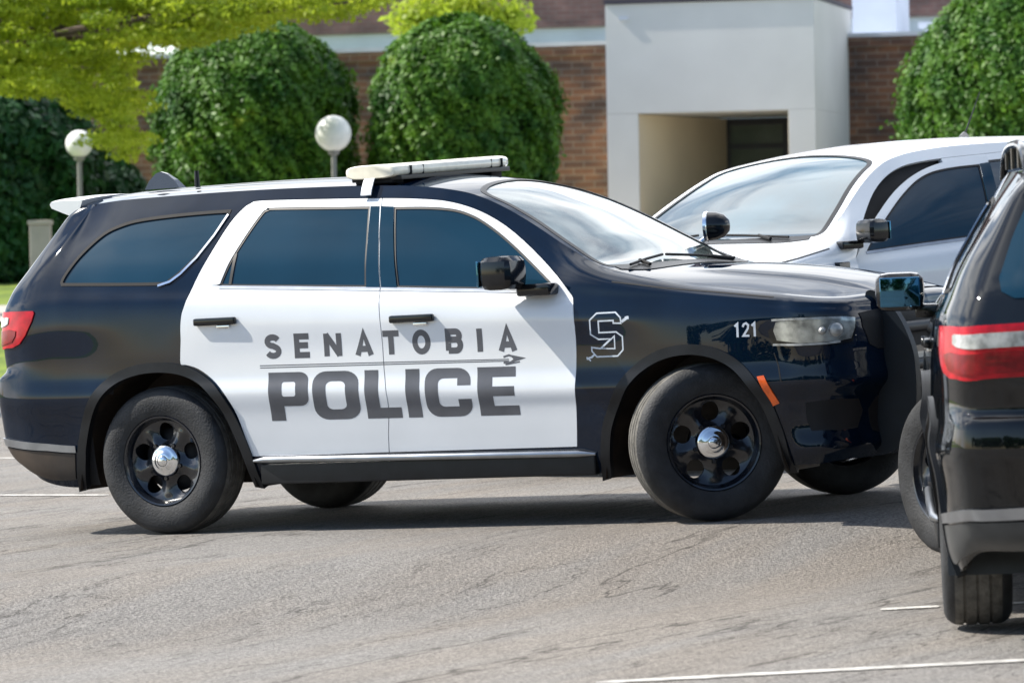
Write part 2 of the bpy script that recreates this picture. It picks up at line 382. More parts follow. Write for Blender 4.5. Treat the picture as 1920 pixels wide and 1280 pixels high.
def skin():
    cols = []
    xr = [-.91,-1.00,-1.04,-1.05,-1.055,-1.045,-1.01,-1.02,-1.02,-.985,-.90,-.79,-.70,-.655]
    yr = [.80,.82,.84,.85,.86,.86,.835,.835,.82,.79,.74,.68,.615,.575]
    zr = [.36,.42,.52,.64,.735,.83,.885,1.0,1.16,1.275,1.40,1.55,1.68,1.73]
    for dx, fy in ((-.085,0),(-.075,.35),(-.055,.66),(-.025,.88)):
        cols.append([(xr[j]+dx*(1 if j < 10 else 1-(j-9)*.05), yr[j]*fy, zr[j]) for j in range(14)])
    cols.append([(xr[j]+.012, yr[j], zr[j]) for j in range(14)])
    c4 = []
    s7 = station(-.70)
    for j in range(14):
        c4.append((xr[j]*.55+s7[j][0]*.45 if j < 10 else xr[j]+.10, s7[j][1]*.72+yr[j]*.28, (zr[j]+s7[j][2])/2))
    cols.append(c4)
    xs = [-.62,-.45,-.3,-.15,0,.2,.4,.6,.9,1.2,1.4,1.6,1.8,2.0,2.15,2.3,2.42,2.55,2.7,2.9,3.05,3.2,3.35,3.48]
    for x in xs:
        st = station(x)
        if x < -.4: # upper rows lag forward at the raked tail
            st = [(p[0]+(.10 if j > 9 else 0)*(j-9)/4*(1 if x < -.55 else .4), p[1], p[2]) for j, p in enumerate(st)]
        cols.append(st)
    xf = [3.82,3.885,3.868,3.880,3.935,3.922,3.92,3.92,3.91,3.90,3.89,3.875,3.86,3.84]
    zf = [.27,.34,.44,.56,.655,.755,.865,.93,.968,.99,1.008,1.022,1.034,1.04]
    fy = [.955,.985,.972,.978,1.006,1.0,1,1,1,.985,.965,.94,.91,.88]
    for dx, y in ((-.30,.915),(-.19,.87),(-.115,.785),(-.065,.64),(-.02,.38),(0,0)):
        c = []
        for j in range(14):
            z = zf[j]; 
            if dx < -.15: z = zf[j]*.5+float(rz[min(j, 9)](3.6))*.5 if j < 10 else z
            c.append([xf[j]+dx, y*fy[j], z])
        cols.append([tuple(p) for p in c])
    A = np.array(cols)                                 # [ncol, 14, 3]
    for k, z9 in zip(range(-6, 0), (1.014, 1.008, 1.002, .998, .995, .994)):   # nose: the rows over the lamp line round over into the bonnet
        x13, y13 = A[k, 13, 0], A[k, 13, 1]; z13 = float(T_z(x13, min(y13, float(fyE(x13)))))
        A[k, 9, 2] = z9; A[k, 8, 2] = min(A[k, 8, 2], z9-.022)
        for j in (10, 11, 12):
            a = (j-9)/4*math.pi/2*.9; ca = (math.cos(a)-math.cos(math.pi/2*.9))/(1-math.cos(math.pi/2*.9)); sa = math.sin(a)/math.sin(math.pi/2*.9)
            A[k, j] = (x13+(A[k, 9, 0]-x13)*ca, y13+(A[k, 9, 1]-y13)*ca, z9+(z13-z9)*sa)
    # last row sits on the top surface
    A[:, 13, 2] = T_z(A[:, 13, 0], np.minimum(A[:, 13, 1], fyE(A[:, 13, 0])))
    for k in (12, 11, 10):                               # keep the rows under it in order
        A[:, k, 2] = np.minimum(A[:, k, 2], A[:, k+1, 2]-.006)
    A[:, :, 1] *= -1
    mid = A[:, 5]; U = np.concatenate([[0], np.cumsum(np.linalg.norm(np.diff(mid, axis=0), axis=1))])
    nu = 560; uu = np.linspace(0, U[-1], nu); nv = 131; vv = np.linspace(0, 1.56, nv); jj = vv/.12
    B = np.zeros((len(cols), nv, 3)); J = np.arange(14.)
    for i in range(len(cols)):
        for d in range(3): B[i, :, d] = herm(J, A[i, :, d], pchip_t(J, A[i, :, d]), jj)
    D = np.zeros((nu, nv, 3))
    for j in range(nv):
        for d in range(3): D[:, j, d] = herm(U, B[:, j, d], cr_t(U, B[:, j, d]), uu)
    s = Surf(D, uu, vv, flip=False)
    if s.N[nu//2, 40, 1] > 0: s.N = -s.N
    return s
SK = skin()
def topsurf():
    xs = np.linspace(-1.15, 3.95, 511); ys = np.linspace(-.84, .84, 169)
    X, Y = np.meshgrid(xs, ys, indexing='ij')
    Z = T_z(X, Y)
    # bonnet: raised centre with two soft creases
    hb = np.clip((X-2.75)/.25, 0, 1)*np.clip((3.95-X)/.3, 0, 1)
    Z = Z+0.012*hb/(1+np.exp((np.abs(Y)-.40-.06*(3.9-X))/.018))
    # long ribs pressed into the roof
    rb = np.clip((X+.7)/.2, 0, 1)*np.clip((1.35-X)/.2, 0, 1)
    for c in (.12, .28, .44): Z = Z+0.006*rb*(np.exp(-((Y-c)/.022)**2)+np.exp(-((Y+c)/.022)**2))
    s = Surf(np.stack([X, Y, Z], 2), xs, ys)
    if s.N[200, 80, 2] < 0: s.N = -s.N
    return s
TP = topsurf()
EK = SK.P[:, -1, :]                                    # edge shared by skin and top
# ------------------------------------------------------------ outlines on the vehicle's flank (x, z)
SIDE_MASK = (SK.P[:, :, 0] > -1.02) & (SK.P[:, :, 0] < 3.87)
def S_uv(pts): return SK.inv(pts, (0, 2), SIDE_MASK)
DOOR = [(.171,1.0),(.172,1.07),(.181,1.132),(.197,1.175),(.236,1.292),(.296,1.424),(.37,1.583),(.425,1.655),(.463,1.680),(.51,1.690),(.749,1.683),(1.236,1.662),(1.498,1.642),(1.651,1.617),(1.808,1.566),(1.972,1.482),(2.145,1.36),(2.309,1.225),(2.395,1.14),(2.425,1.085),(2.436,.90),(2.427,.70),(2.414,.50),(2.402,.383)]
DOOR_LOW = [(1.348,.386),(.56,.388),(.535,.43),(.507,.53),(.472,.63),(.42,.72),(.35,.79),(.27,.845),(.20,.868),(.165,.875),(.166,.94)]
SEAM = [(1.238,1.662),(1.285,1.42),(1.331,1.205),(1.348,1.05),(1.352,.947),(1.355,.80),(1.368,.70),(1.372,.62),(1.355,.48),(1.348,.386)]
RDWIN = smooth_poly([(.402,1.316),(.43,1.395),(.49,1.522),(.545,1.622),(.572,1.643),(.62,1.648),(1.180,1.622),(1.215,1.44),(1.248,1.218),(.40,1.264),(.390,1.275)], 4, corners=(6,8))
FDWIN = smooth_poly([(1.318,1.612),(1.509,1.602),(1.659,1.583),(1.765,1.550),(1.852,1.507),(1.971,1.432),(2.109,1.330),(2.267,1.205),(2.325,1.150),(1.424,1.208),(1.372,1.40)], 4, corners=(0,8,9))
QWIN = smooth_poly([(-.585,1.312),(-.592,1.335),(-.565,1.39),(-.50,1.48),(-.40,1.57),(-.30,1.61),(-.18,1.632),(.06,1.645),(.32,1.648),(.352,1.635),(.306,1.532),(.226,1.422),(.148,1.345),(.085,1.302),(.03,1.287)], 4, corners=(0,))
def arch(pts): return smooth_open(pts, 5)
ARCH_R = arch([(-.545,.235),(-.535,.297),(-.515,.40),(-.497,.49),(-.44,.645),(-.36,.755),(-.25,.835),(-.12,.878),(.02,.890),(.16,.875),(.28,.828),(.385,.745),(.455,.645),(.51,.52),(.555,.38),(.585,.24),(.59,.225)])
ARCH_F = arch([(2.51,.215),(2.515,.244),(2.53,.36),(2.555,.48),(2.61,.60),(2.68,.705),(2.78,.79),(2.90,.843),(3.04,.860),(3.17,.838),(3.28,.780),(3.37,.69),(3.44,.58),(3.485,.45),(3.51,.33),(3.525,.24),(3.527,.225)])
def inner_arch(A, c, d):
    A = np.array(A); v = A-np.array(c); L = np.linalg.norm(v, axis=1, keepdims=True); return A-v/L*d
WB = 3.05; WR = .381; WZ = .381
rear_ctr = (0.02, .33); front_ctr = (3.03, .33)

# stroke lettering -----------------------------------------------------
def ribbon(pts, w, closed=False):
    P = np.array(pts, float)
    P = P[np.concatenate([[True], np.linalg.norm(np.diff(P, axis=0), axis=1) > 1e-5])]; n = len(P)
    if closed: t = np.roll(P, -1, 0)-np.roll(P, 1, 0)
    else: t = np.gradient(P, axis=0)
    seg = []
    for i in range(n):
        a = P[i]-P[i-1] if (i > 0 or closed) else P[1]-P[0]
        b = (P[(i+1) % n]-P[i]) if (i < n-1 or closed) else P[-1]-P[-2]
        a = a/np.linalg.norm(a); b = b/np.linalg.norm(b)
        na = np.array([-a[1], a[0]]); nb = np.array([-b[1], b[0]]); m = na+nb; m = m/max(m@m/2, .35); seg.append(m)
    seg = np.array(seg)
    L = P+seg*w/2; R_ = P-seg*w/2
    if closed: return [L, R_]
    return [np.concatenate([L, R_[::-1]])]
def rrect(x0, x1, y0, y1, rx, ry, k=6, corners=(1,1,1,1)):
    out = []
    for (cx, cy, a0, c) in ((x1, y1, 0, corners[0]), (x0, y1, 90, corners[1]), (x0, y0, 180, corners[2]), (x1, y0, 270, corners[3])):
        if not c: out.append((cx, cy)); continue
        ox = cx-rx if cx == x1 else cx+rx; oy = cy-ry if cy == y1 else cy+ry
        for i in range(k+1):
            a = rad(a0+90*i/k); out.append((ox+rx*math.cos(a), oy+ry*math.sin(a)))
    return np.array(out)
def big_letter(ch):
    """heavy block capitals in a 1 x 1 box: (solids, holes)"""
    if ch == 'P': return [rrect(0, 1, .30, 1, .22, .16, corners=(1,0,0,1)), np.array([(0,0),(.36,0),(.36,.302),(0,.302)])], [rrect(.34, .68, .50, .80, .06, .05)]
    if ch == 'O': return [rrect(0, 1, 0, 1, .30, .26)], [rrect(.29, .71, .21, .79, .13, .10)]
    if ch == 'L': return [np.array([(0,0),(1,0),(1,.22),(.40,.22),(.40,1),(0,1)])], []
    if ch == 'I': return [np.array([(0,0),(1,0),(1,1),(0,1)])], []
    if ch == 'C': return [rrect(0, 1, 0, 1, .28, .26)], [np.concatenate([rrect(.29, .71, .21, .79, .12, .10, corners=(0,1,1,0))[0:1], rrect(.29, .71, .21, .79, .12, .10, corners=(0,1,1,0))[1:]]), np.array([(.70,.36),(1.05,.36),(1.05,.64),(.70,.64)])]
    if ch == 'E': return [np.array([(0,0),(1,0),(1,.20),(.38,.20),(.38,.40),(.93,.40),(.93,.60),(.38,.60),(.38,.79),(.97,.79),(.97,1),(0,1)])], []
def small_letter(ch):
    """skeleton strokes in a 1 x 1 box"""
    a = .13; b = .09
    arc = lambda cx, cy, rx, ry, a0, a1, k=10: [(cx+rx*math.cos(rad(a0+(a1-a0)*i/k)), cy+ry*math.sin(rad(a0+(a1-a0)*i/k))) for i in range(k+1)]
    return {'E': [[(1,b),(a,b),(a,1-b),(.98,1-b)], [(a,.52),(.9,.52)]],
            'N': [[(a,0),(a,1)], [(a*.9,.96),(1-a*.9,.04)], [(1-a,0),(1-a,1)]],
            'A': [[(.12,0),(.5,.95),(.88,0)], [(.26,.28),(.74,.28)]],
            'T': [[(0,1-b),(1,1-b)], [(.5,0),(.5,.95)]],
            'I': [[(.5,0),(.5,1)]],
            'O': [arc(.5,.5,.5-a,.5-b,90,450,24)[:-1]],
            'B': [[(a,b),(a,1-b),(.62,1-b)]+arc(.62,.735,.24,.175,90,-90,8)+[(a,.55)], [(a,b),(.64,b)]+arc(.64,.325,.26,.235,-90,90,8)+[(a,.56)]],
            'S': [arc(.5,.72,.36,.19,20,270,12)+arc(.5,.29,.37,.20,90,-160,12)[1:]]}[ch]
def uv_of(polys): return [S_uv(p) for p in polys]
def densify(p, st=.03): return resample(p, st)

def decal(name, solids, holes, m, parent, side=-1, off=.003, flip=None):
    """solids overlap freely: each becomes triangles of one mesh"""
    V = []; F = []; N = []
    for sld in solids:
        ps = sld if isinstance(sld, list) else [sld]
        v, f, n = panel_data(SK, uv_of([densify(p) for p in ps]), uv_of([densify(h) for h in holes]), step=.03, off=off, rim=0)
        b = sum(len(q) for q in V); V.append(v); N.append(n); F += [[i+b for i in t] for t in f]
    V = np.concatenate(V); N = np.concatenate(N)
    if side == 1: V = V*[1,-1,1]; N = N*[1,-1,1]; F = [f[::-1] for f in F]
    return mk(name, V, F, m, parent, N=N)

# ------------------------------------------------------------ wheels (axle along y, outer face towards -y)
def make_wheel(parent, mw, front):
    t = MB()
    prof = [(.228,-.095),(.236,-.118),(.262,-.127),(.30,-.133),(.335,-.131),(.358,-.120),(.371,-.104),(.378,-.090),(.381,-.070)]
    n0 = len(prof)
    for g in (-.052, -.002, .048):
        prof += [(.381, g-.006), (.374, g-.004), (.374, g+.004), (.381, g+.006)]
    prof += [(.381,.070),(.378,.090),(.371,.104),(.358,.120),(.335,.131),(.30,.133),(.262,.127),(.236,.118),(.228,.095)]
    mis = [0 if (k < 7 or k > len(prof)-9) else 1 for k in range(len(prof)-1)]
    t.lathe(prof, 96, mis=mis)
    w = t.build('wheel', [M['rubber'], M['tread']], parent, mw=mw, autosmooth=30)
    r = MB()
    r.lathe([(.230,-.100),(.236,-.112),(.230,-.121),(.222,-.118),(.214,-.100),(.206,-.080),(.203,-.03),(.198,.03),(.21,.08),(.228,.10)], 72)
    # disc: slots cut through, dished with ribs
    slots = []
    for k in range(5):
        a = rad(90+72*k); c = np.array([math.cos(a), math.sin(a)]); tt = np.array([-c[1], c[0]])
        slots.append(np.array([c*(.147+.046*math.cos(q)+.004*math.cos(2*q))+tt*(.043*math.sin(q)+.006*math.cos(q)*math.sin(q)) for q in np.linspace(0, 2*math.pi, 20, endpoint=False)]))
    ring = np.array([(.206*math.cos(q), .206*math.sin(q)) for q in np.linspace(0, 2*math.pi, 72, endpoint=False)])
    v2, f = tri_fill([ring], slots, .011)
    def dy(p):
        q = np.hypot(p[:, 0], p[:, 1]); th = np.arctan2(p[:, 1], p[:, 0])
        base = np.interp(q, [0,.05,.075,.10,.13,.165,.19,.206], [-.085,-.085,-.082,-.066,-.058,-.060,-.070,-.078])
        ph = np.cos(5*(th-rad(90)))            # 1 on slot, -1 between
        rib = np.clip((q-.07)/.03, 0, 1)*np.clip((.20-q)/.03, 0, 1)
        return base-.016*rib*np.clip(-ph, 0, 1)**1.5+.012*rib*np.clip(ph, 0, 1)
    V = np.stack([v2[:, 0], dy(v2), v2[:, 1]], 1)
    cnt = {}
    for tr_ in f.tolist():
        for i in range(3): cnt[(tr_[i], tr_[(i+1) % 3])] = 1
    bd = [e for e in cnt if (e[1], e[0]) not in cnt]
    n = len(V); V2 = np.concatenate([V, V+[0, .014, 0]])
    F = f.tolist()+[[j, i, i+n, j+n] for i, j in bd]+[[a+n for a in t_[::-1]] for t_ in f.tolist()]
    r.add(V2, F)
    for k in range(5):                        # wheel nuts
        a = rad(54+72*k); r.lathe([(.001,-.094),(.010,-.094),(.012,-.088),(.012,-.07)], 8, M4=Matrix.Translation((.092*math.cos(a), 0, .092*math.sin(a))))
    rim = r.build('rim', M['steel'], w, autosmooth=40); rim.matrix_parent_inverse = Matrix(); 
    c = MB(); c.lathe([(.0005,-.128),(.018,-.127),(.028,-.122),(.030,-.116),(.044,-.114),(.048,-.108),(.064,-.106),(.077,-.100),(.084,-.088),(.085,-.070)], 40)
    cap = c.build('centre_cap', M['chrome'], w, autosmooth=60); cap.matrix_parent_inverse = Matrix()
    b = MB(); b.lathe([(.03,-.03),(.03 if front else .12,-.03),(.10 if front else .165,.0),(.10 if front else .165,.03),(.02,.03)], 40)
    br = b.build('brake_disc', M['black_matte'], w); br.matrix_parent_inverse = Matrix()
    return w

SEATS = True
def build_suv(root, patrol=True):
    mb, md = M['black_paint'], M['white_paint']
    R_ = root
    arR_out, arF_out = ARCH_R, ARCH_F
    arR_in = inner_arch(ARCH_R, rear_ctr, .052); arF_in = inner_arch(ARCH_F, front_ctr, .050)
    arR_mid = inner_arch(ARCH_R, rear_ctr, .03); arF_mid = inner_arch(ARCH_F, front_ctr, .03)
    seam = smooth_open(SEAM, 3)
    top = smooth_open(DOOR, 3); low = smooth_open(DOOR_LOW, 3)
    # split the double door outline along the seam
    k = int(np.argmin(np.linalg.norm(top-np.array(SEAM[0]), axis=1)))
    rear_door = np.concatenate([top[:k], seam, low[1:]])
    front_door = np.concatenate([seam[:1], top[k+1:], seam[::-1][:-1]])
    kk = int(np.argmin(np.abs(low[:, 0]-1.348)))
    both = np.concatenate([top, low])
    U1 = SK.U[-1]; dom = [np.array([(0, 0), (U1, 0), (U1, 1.56), (0, 1.56)])]
    uv_q = S_uv(QWIN); uv_both = S_uv(both); uvR = S_uv(arR_mid); uvF = S_uv(arF_mid)
    uv_rd = S_uv(offset_poly(rear_door, .0025)); uv_fd = S_uv(offset_poly(front_door, .0025))
    uv_rw = S_uv(RDWIN); uv_fw = S_uv(FDWIN)
    data = {
      'body': panel_data(SK, dom, [uv_both, uv_q, uvR, uvF], rim=.02),
      'rd': panel_data(SK, [uv_rd], [uv_rw], rim=.03, step=.018), 'fd': panel_data(SK, [uv_fd], [uv_fw], rim=.03, step=.018),
      'rw': panel_data(SK, [S_uv(offset_poly(RDWIN, -.012))], [], off=-.007, rim=0), 'fw': panel_data(SK, [S_uv(offset_poly(FDWIN, -.012))], [], off=-.007, rim=0),
      'qw': panel_data(SK, [S_uv(offset_poly(QWIN, -.010))], [], off=-.005, rim=0),
      'rg': panel_data(SK, [uv_rw], [S_uv(offset_poly(RDWIN, .010))], off=-.003, rim=.006, step=.02),
      'fg': panel_data(SK, [uv_fw], [S_uv(offset_poly(FDWIN, .010))], off=-.003, rim=.006, step=.02),
      'qg': panel_data(SK, [S_uv(offset_poly(QWIN, -.004))], [S_uv(offset_poly(QWIN, .012))], off=.003, rim=.010, step=.02),
      'lipR': panel_data(SK, [S_uv(np.concatenate([arR_out, arR_in[::-1]]))], [], off=.012, rim=.04, step=.03),
      'lipF': panel_data(SK, [S_uv(np.concatenate([arF_out, arF_in[::-1]]))], [], off=.012, rim=.04, step=.03),
      'bpR': panel_data(SK, [S_uv(densify([(1.183,1.6225),(1.216,1.44),(1.249,1.216),(1.327,1.212),(1.282,1.42),(1.2355,1.620)]))], [], off=.0015, rim=.004, step=.02),
      'bpF': panel_data(SK, [S_uv(densify([(1.242,1.620),(1.290,1.42),(1.334,1.211),(1.424,1.207),(1.373,1.40),(1.317,1.613)]))], [], off=.0015, rim=.004, step=.02),
    }
    st = .02
    def strip(pts, w, off=.003, rim=.004): return panel_data(SK, [S_uv(densify(p_, .04)) for p_ in ribbon(resample(pts, .06, closed=False), w)], [], off=off, rim=rim, step=st)
    data['belt'] = strip([(.39,1.257),(.80,1.235),(1.33,1.203)], .016); data['beltF'] = strip([(1.335,1.203),(1.9,1.170),(2.33,1.142)], .016)
    data['rdiv'] = strip([(.452,1.425),(.450,1.34),(.448,1.268)], .016, off=-.002)
    data['qchrome'] = strip([(.350,1.625),(.300,1.522),(.226,1.412),(.148,1.336),(.09,1.298),(.02,1.280)], .012, off=.009, rim=.008)
    # body shell
    for sd in (-1, 1):
        def P(name, key, m, par, **k): 
            return panel(name, None, None, m, par, side=sd, data=data[key])
        P('body', 'body', mb, R_)
        q = P('quarter_window', 'qw', M['glass'], R_); P('window_seal', 'qg', M['black_matte'], q); P('chrome_strip', 'qchrome', M['chrome'], q)
        d = P('rear_door', 'rd', md, R_); P('door_window', 'rw', M['glass'], d); P('window_seal', 'rg', M['trim'], d); P('glass_divider', 'rdiv', M['trim'], d)
        P('pillar_trim', 'bpR', M['glass'], d); P('belt_moulding', 'belt', M['satin'], d)
        f = P('front_door', 'fd', md, R_); P('door_window', 'fw', M['glass'], f); P('window_seal', 'fg', M['trim'], f)
        P('pillar_trim', 'bpF', M['glass'], f); P('belt_moulding', 'beltF', M['satin'], f)
        P('wheel_arch_trim', 'lipR', M['trim'], R_); P('wheel_arch_trim', 'lipF', M['trim'], R_)
        # handles
        for (hx, hz, par) in ((.39, 1.085, d), (1.535, 1.05, f)):
            h = MB(); y = .970
            h.box(hx-.125, hx+.125, -y-.014, -y+.014, hz-.019, hz+.019, bev=.012)
            h.box(hx+.06, hx+.115, -y, -.945, hz-.012, hz+.012, bev=.004); h.box(hx-.115, hx-.07, -y, -.945, hz-.012, hz+.012, bev=.004)
            cup = h.build('door_handle', M['gloss_trim'], par)
            h = MB(); h.box(hx+.005, hx+.085, -y+.0, -.952, hz-.036, hz-.021, bev=.005); ch = h.build('handle_trim', M['chrome'], par)
            if sd == 1: mirror_obj(cup); mirror_obj(ch)
        # mirror
        h = MB()
        h.box(2.02, 2.20, -1.17, -.955, 1.165, 1.335, bev=.060)
        h.box(2.14, 2.33, -1.00, -.89, 1.13, 1.19, bev=.02)
        sm = h.build('side_mirror', M['gloss_trim'], f)
        h = MB(); h.box(2.008, 2.022, -1.150, -.975, 1.185, 1.315, bev=.006)
        mg = h.build('mirror_glass', M['mirror_glass'], f)
        if sd == 1: mirror_obj(sm); mirror_obj(mg)
        # sill step
        h = MB()
        h.tube([(.56,-.945,.366),(.64,-.968,.372),(1.5,-.972,.362),(2.42,-.968,.352),(2.50,-.945,.346)], [.008,.017,.017,.017,.008], n=12)
        h.box(.60, 2.50, -.955, -.90, .245, .350, bev=.012, mi=1)
        sp = h.build('side_step', [M['satin'], M['trim']], R_)
        if sd == 1: mirror_obj(sp)
    # tops
    e = EK[:, :2]; ok = np.concatenate([[True], np.linalg.norm(np.diff(e, axis=0), axis=1) > 1e-4])
    e = e[::6]; outl = np.concatenate([e, (e*[1, -1])[::-1]])
    ws_half = [(1.665,0),(1.672,-.20),(1.695,-.38),(1.74,-.52),(1.80,-.575),(1.90,-.595),(2.05,-.630),(2.25,-.690),(2.42,-.735),(2.50,-.745),(2.545,-.70),(2.575,-.50),(2.60,-.25),(2.605,0)]
    wsp = smooth_open(ws_half, 4); wsp = np.concatenate([wsp, (wsp[1:-1]*[1, -1])[::-1]])
    hd_half = [(2.70,0),(2.69,-.3),(2.655,-.6),(2.60,-.76),(2.62,-.785),(3.0,-.795),(3.3,-.785),(3.50,-.765),(3.60,-.725),(3.69,-.64),(3.755,-.50),(3.80,-.30),(3.815,0)]
    hdp = smooth_open(hd_half, 4); hdp = np.concatenate([hdp, (hdp[1:-1]*[1, -1])[::-1]])
    cow = np.concatenate([smooth_open([(2.62,0),(2.595,-.45),(2.555,-.72)], 4), smooth_open([(2.60,-.74),(2.675,-.58),(2.692,-.3),(2.695,0)], 4)])
    cow = np.concatenate([cow, (cow[1:-1]*[1, -1])[::-1]])
    panel('roof', TP, [outl], mb, R_, holes=[offset_poly(wsp, 0), offset_poly(hdp, 0)], side=0, rim=.02, step=.05)
    panel('bonnet', TP, [offset_poly(hdp, .003)], mb, R_, side=0, rim=.03, step=.04)
    wsh = panel('windshield', TP, [offset_poly(wsp, -.004)], M['windshield'], R_, side=0, off=-.003, rim=0, step=.05)
    panel('windshield_seal', TP, [offset_poly(wsp, -.012), offset_poly(wsp, .018)], M['trim'], wsh, side=0, off=.002, rim=.004, step=.03)
    panel('cowl', TP, [cow], M['trim'], R_, side=0, off=.004, rim=.004, step=.04)
    for sy in (-1, 1):                                   # wipers
        h = MB(); h.tube([(2.60, sy*.62-.02, float(T_z(2.60,.6))+.015), (2.56, sy*.30-.06, float(T_z(2.56,.3))+.016), (2.53, sy*.02-.10, float(T_z(2.53,.0))+.014)], .007, n=6)
        h.tube([(2.64, sy*.50, float(T_z(2.64,.5))+.015), (2.56, sy*.40-.05, float(T_z(2.58,.4))+.02)], .010, n=6)
        h.build('wiper', M['black_matte'], R_)
    # inner shell behind gaps
    G = SK.P[::14, ::6]-SK.N[::14, ::6]*.035; nu, nv = G.shape[:2]; V = G.reshape(-1, 3); F = []
    for i in range(nu-1):
        for j in range(nv-1):
            c = (G[i, j]+G[i+1, j+1])/2
            if math.hypot(c[0]-.02, c[2]-.36) < .53 or math.hypot(c[0]-3.03, c[2]-.36) < .53: continue
            F.append([i*nv+j, i*nv+j+1, (i+1)*nv+j+1, (i+1)*nv+j])
    V = V.tolist(); n = len(V); V2 = V+[[a, -b, c] for a, b, c in V]; F2 = F+[[q+n for q in f_] for f_ in F]
    G = TP.P[::10, ::8]-TP.N[::10, ::8]*.035; nu, nv = G.shape[:2]; b = len(V2); 
    for i in range(nu):
        for j in range(nv):
            p = G[i, j].copy(); lim = float(fyE(p[0]))-.03
            if abs(p[1]) > lim: p[1] = math.copysign(lim, p[1]); p[2] -= .01
            V2.append(p.tolist())
    for i in range(nu-1):
        if G[i, 0, 0] < -.66 or G[i+1, 0, 0] > 3.7: continue
        for j in range(nv-1): F2.append([b+i*nv+j, b+i*nv+j+1, b+(i+1)*nv+j+1, b+(i+1)*nv+j])
    mk('inner_shell', V2, F2, M['black_matte'], R_)
    # chassis and wheel wells
    h = MB(); h.box(-.95, 3.70, -.52, .52, .27, .50)
    for s in (-1, 1): h.box(.60, 2.45, min(s*.50, s*.86), max(s*.50, s*.86), .27, .40); h.box(-.80, -.60, min(s*.50, s*.85), max(s*.50, s*.85), .40, .48)
    h.tube([(0,-.8,.36),(0,.8,.36)], .05, 8); h.tube([(3.05,-.75,.36),(3.05,.75,.36)], .04, 8)
    h.tube([(-.95,.45,.30),(-.3,.45,.30),(.9,.35,.28)], .035, 8)
    h.build('chassis', M['black_matte'], R_)
    for (cx, A) in ((.02, arR_mid), (3.03, arF_mid)):
        for s in (-1, 1):
            V = [];
            for (x, z) in A: V += [(x, s*.93, z), (x, s*.52, z)]
            F = [[2*i, 2*i+1, 2*i+3, 2*i+2] for i in range(len(A)-1)]; F.append([2*i+1 for i in range(len(A))])
            mk('wheel_well', V, F, M['dusty'], R_, smooth=False)
    # wheels
    for (x, fr) in ((0, 0), (WB, 1)):
        for s in (-1, 1):
            mw = Matrix.Translation((x, s*.815, WZ)) @ (Matrix.Rotation(rad(180), 4, 'Z') if s == 1 else Matrix())
            w = make_wheel(R_, None, fr); w.matrix_basis = mw; w['front'] = fr
    # rear end ----------------------------------------------------------
    def uvx(x, z): return S_uv([(x, z)])[0]
    def uvr(y, z):
        m_ = (SK.P[:, :, 0] < -.6) & (SK.U[:, None] < 1.0); return SK.inv([(y, z)], (1, 2), m_)[0]
    def rearband(name, pts_side, pts_rear, m, par, off, rim=.008):
        """outline: side points (x, z) then rear points (y, z)"""
        uv = np.array([uvx(*p) for p in pts_side]+[uvr(*p) for p in pts_rear])
        dt = panel_data(SK, [resample(uv, .04)], [], off=off, rim=rim, step=.03); 
        V, F, N = dt; b = len(V)
        V = np.concatenate([V, V*[1,-1,1]]); N = np.concatenate([N, N*[1,-1,1]]); F = F+[[q+b for q in f_[::-1]] for f_ in F]
        return mk(name, V, F, m, par, N=N)
    tl = rearband('tail_lamp', [(-.962,.998),(-.90,1.000),(-.845,1.018),(-.80,1.06),(-.755,1.13),(-.738,1.175),(-.745,1.186),(-.87,1.188)], [(-.80,1.190),(-.5,1.20),(-.2,1.205),(-.0005,1.205),(-.0005,1.02),(-.2,1.018),(-.5,1.008),(-.78,.998)], M['red_lens'], R_, .008)
    rearband('lens', [(-.955,1.115),(-.93,1.125),(-.925,1.155),(-.94,1.160)], [(-.79,1.162),(-.5,1.172),(-.2,1.178),(-.0005,1.178),(-.0005,1.13),(-.2,1.126),(-.5,1.118),(-.78,1.108)], M['clear_lens'], tl, .012)
    rearband('lower_lens', [(-.95,1.02),(-.90,1.03),(-.87,1.06),(-.865,1.085),(-.92,1.095)], [(-.78,1.093),(-.5,1.10),(-.2,1.11),(-.0005,1.11),(-.0005,1.045),(-.2,1.04),(-.5,1.025),(-.78,1.015)], M['dark_red'], tl, .012)
    rearband('bumper_strip', [(-.50,.440),(-.70,.458),(-.90,.480)], [(-.80,.500),(-.4,.52),(-.0005,.53),(-.0005,.565),(-.4,.553),(-.80,.530)], M['satin'], R_, .012) if False else None
    for z0 in (1.062, 1.085):
        rearband('lens_rib', [], [(-.78,z0-.004),(-.5,z0+.004),(-.2,z0+.012),(-.0005,z0+.012),(-.0005,z0+.017),(-.2,z0+.017),(-.5,z0+.009),(-.78,z0+.001)], M['dark_red'], tl, .015, rim=.002)
    bs = rearband('bumper_strip', [(-.90,.512),(-.70,.492),(-.52,.476),(-.52,.440),(-.70,.455),(-.90,.472)], [(-.80,.487),(-.4,.50),(-.0005,.505),(-.0005,.55),(-.4,.543),(-.80,.527)], M['satin'], R_, .012)
    rearband('rear_valance', [(-.90,.464),(-.70,.447),(-.53,.432),(-.55,.300),(-.70,.300),(-.85,.345)], [(-.80,.372),(-.4,.38),(-.0005,.38),(-.0005,.49),(-.4,.487),(-.80,.477)], M['dusty'], R_, .006)
    rg = rearband('rear_window', [], [(-.0005,1.29),(-.35,1.285),(-.66,1.285),(-.705,1.31),(-.71,1.36),(-.655,1.50),(-.60,1.61),(-.56,1.648),(-.30,1.66),(-.0005,1.665)], M['glass'], R_, .004)
    # liftgate spoiler
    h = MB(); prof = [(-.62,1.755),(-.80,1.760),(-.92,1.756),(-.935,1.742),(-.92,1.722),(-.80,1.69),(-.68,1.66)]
    V = []; ys = np.linspace(-.60, .60, 17)
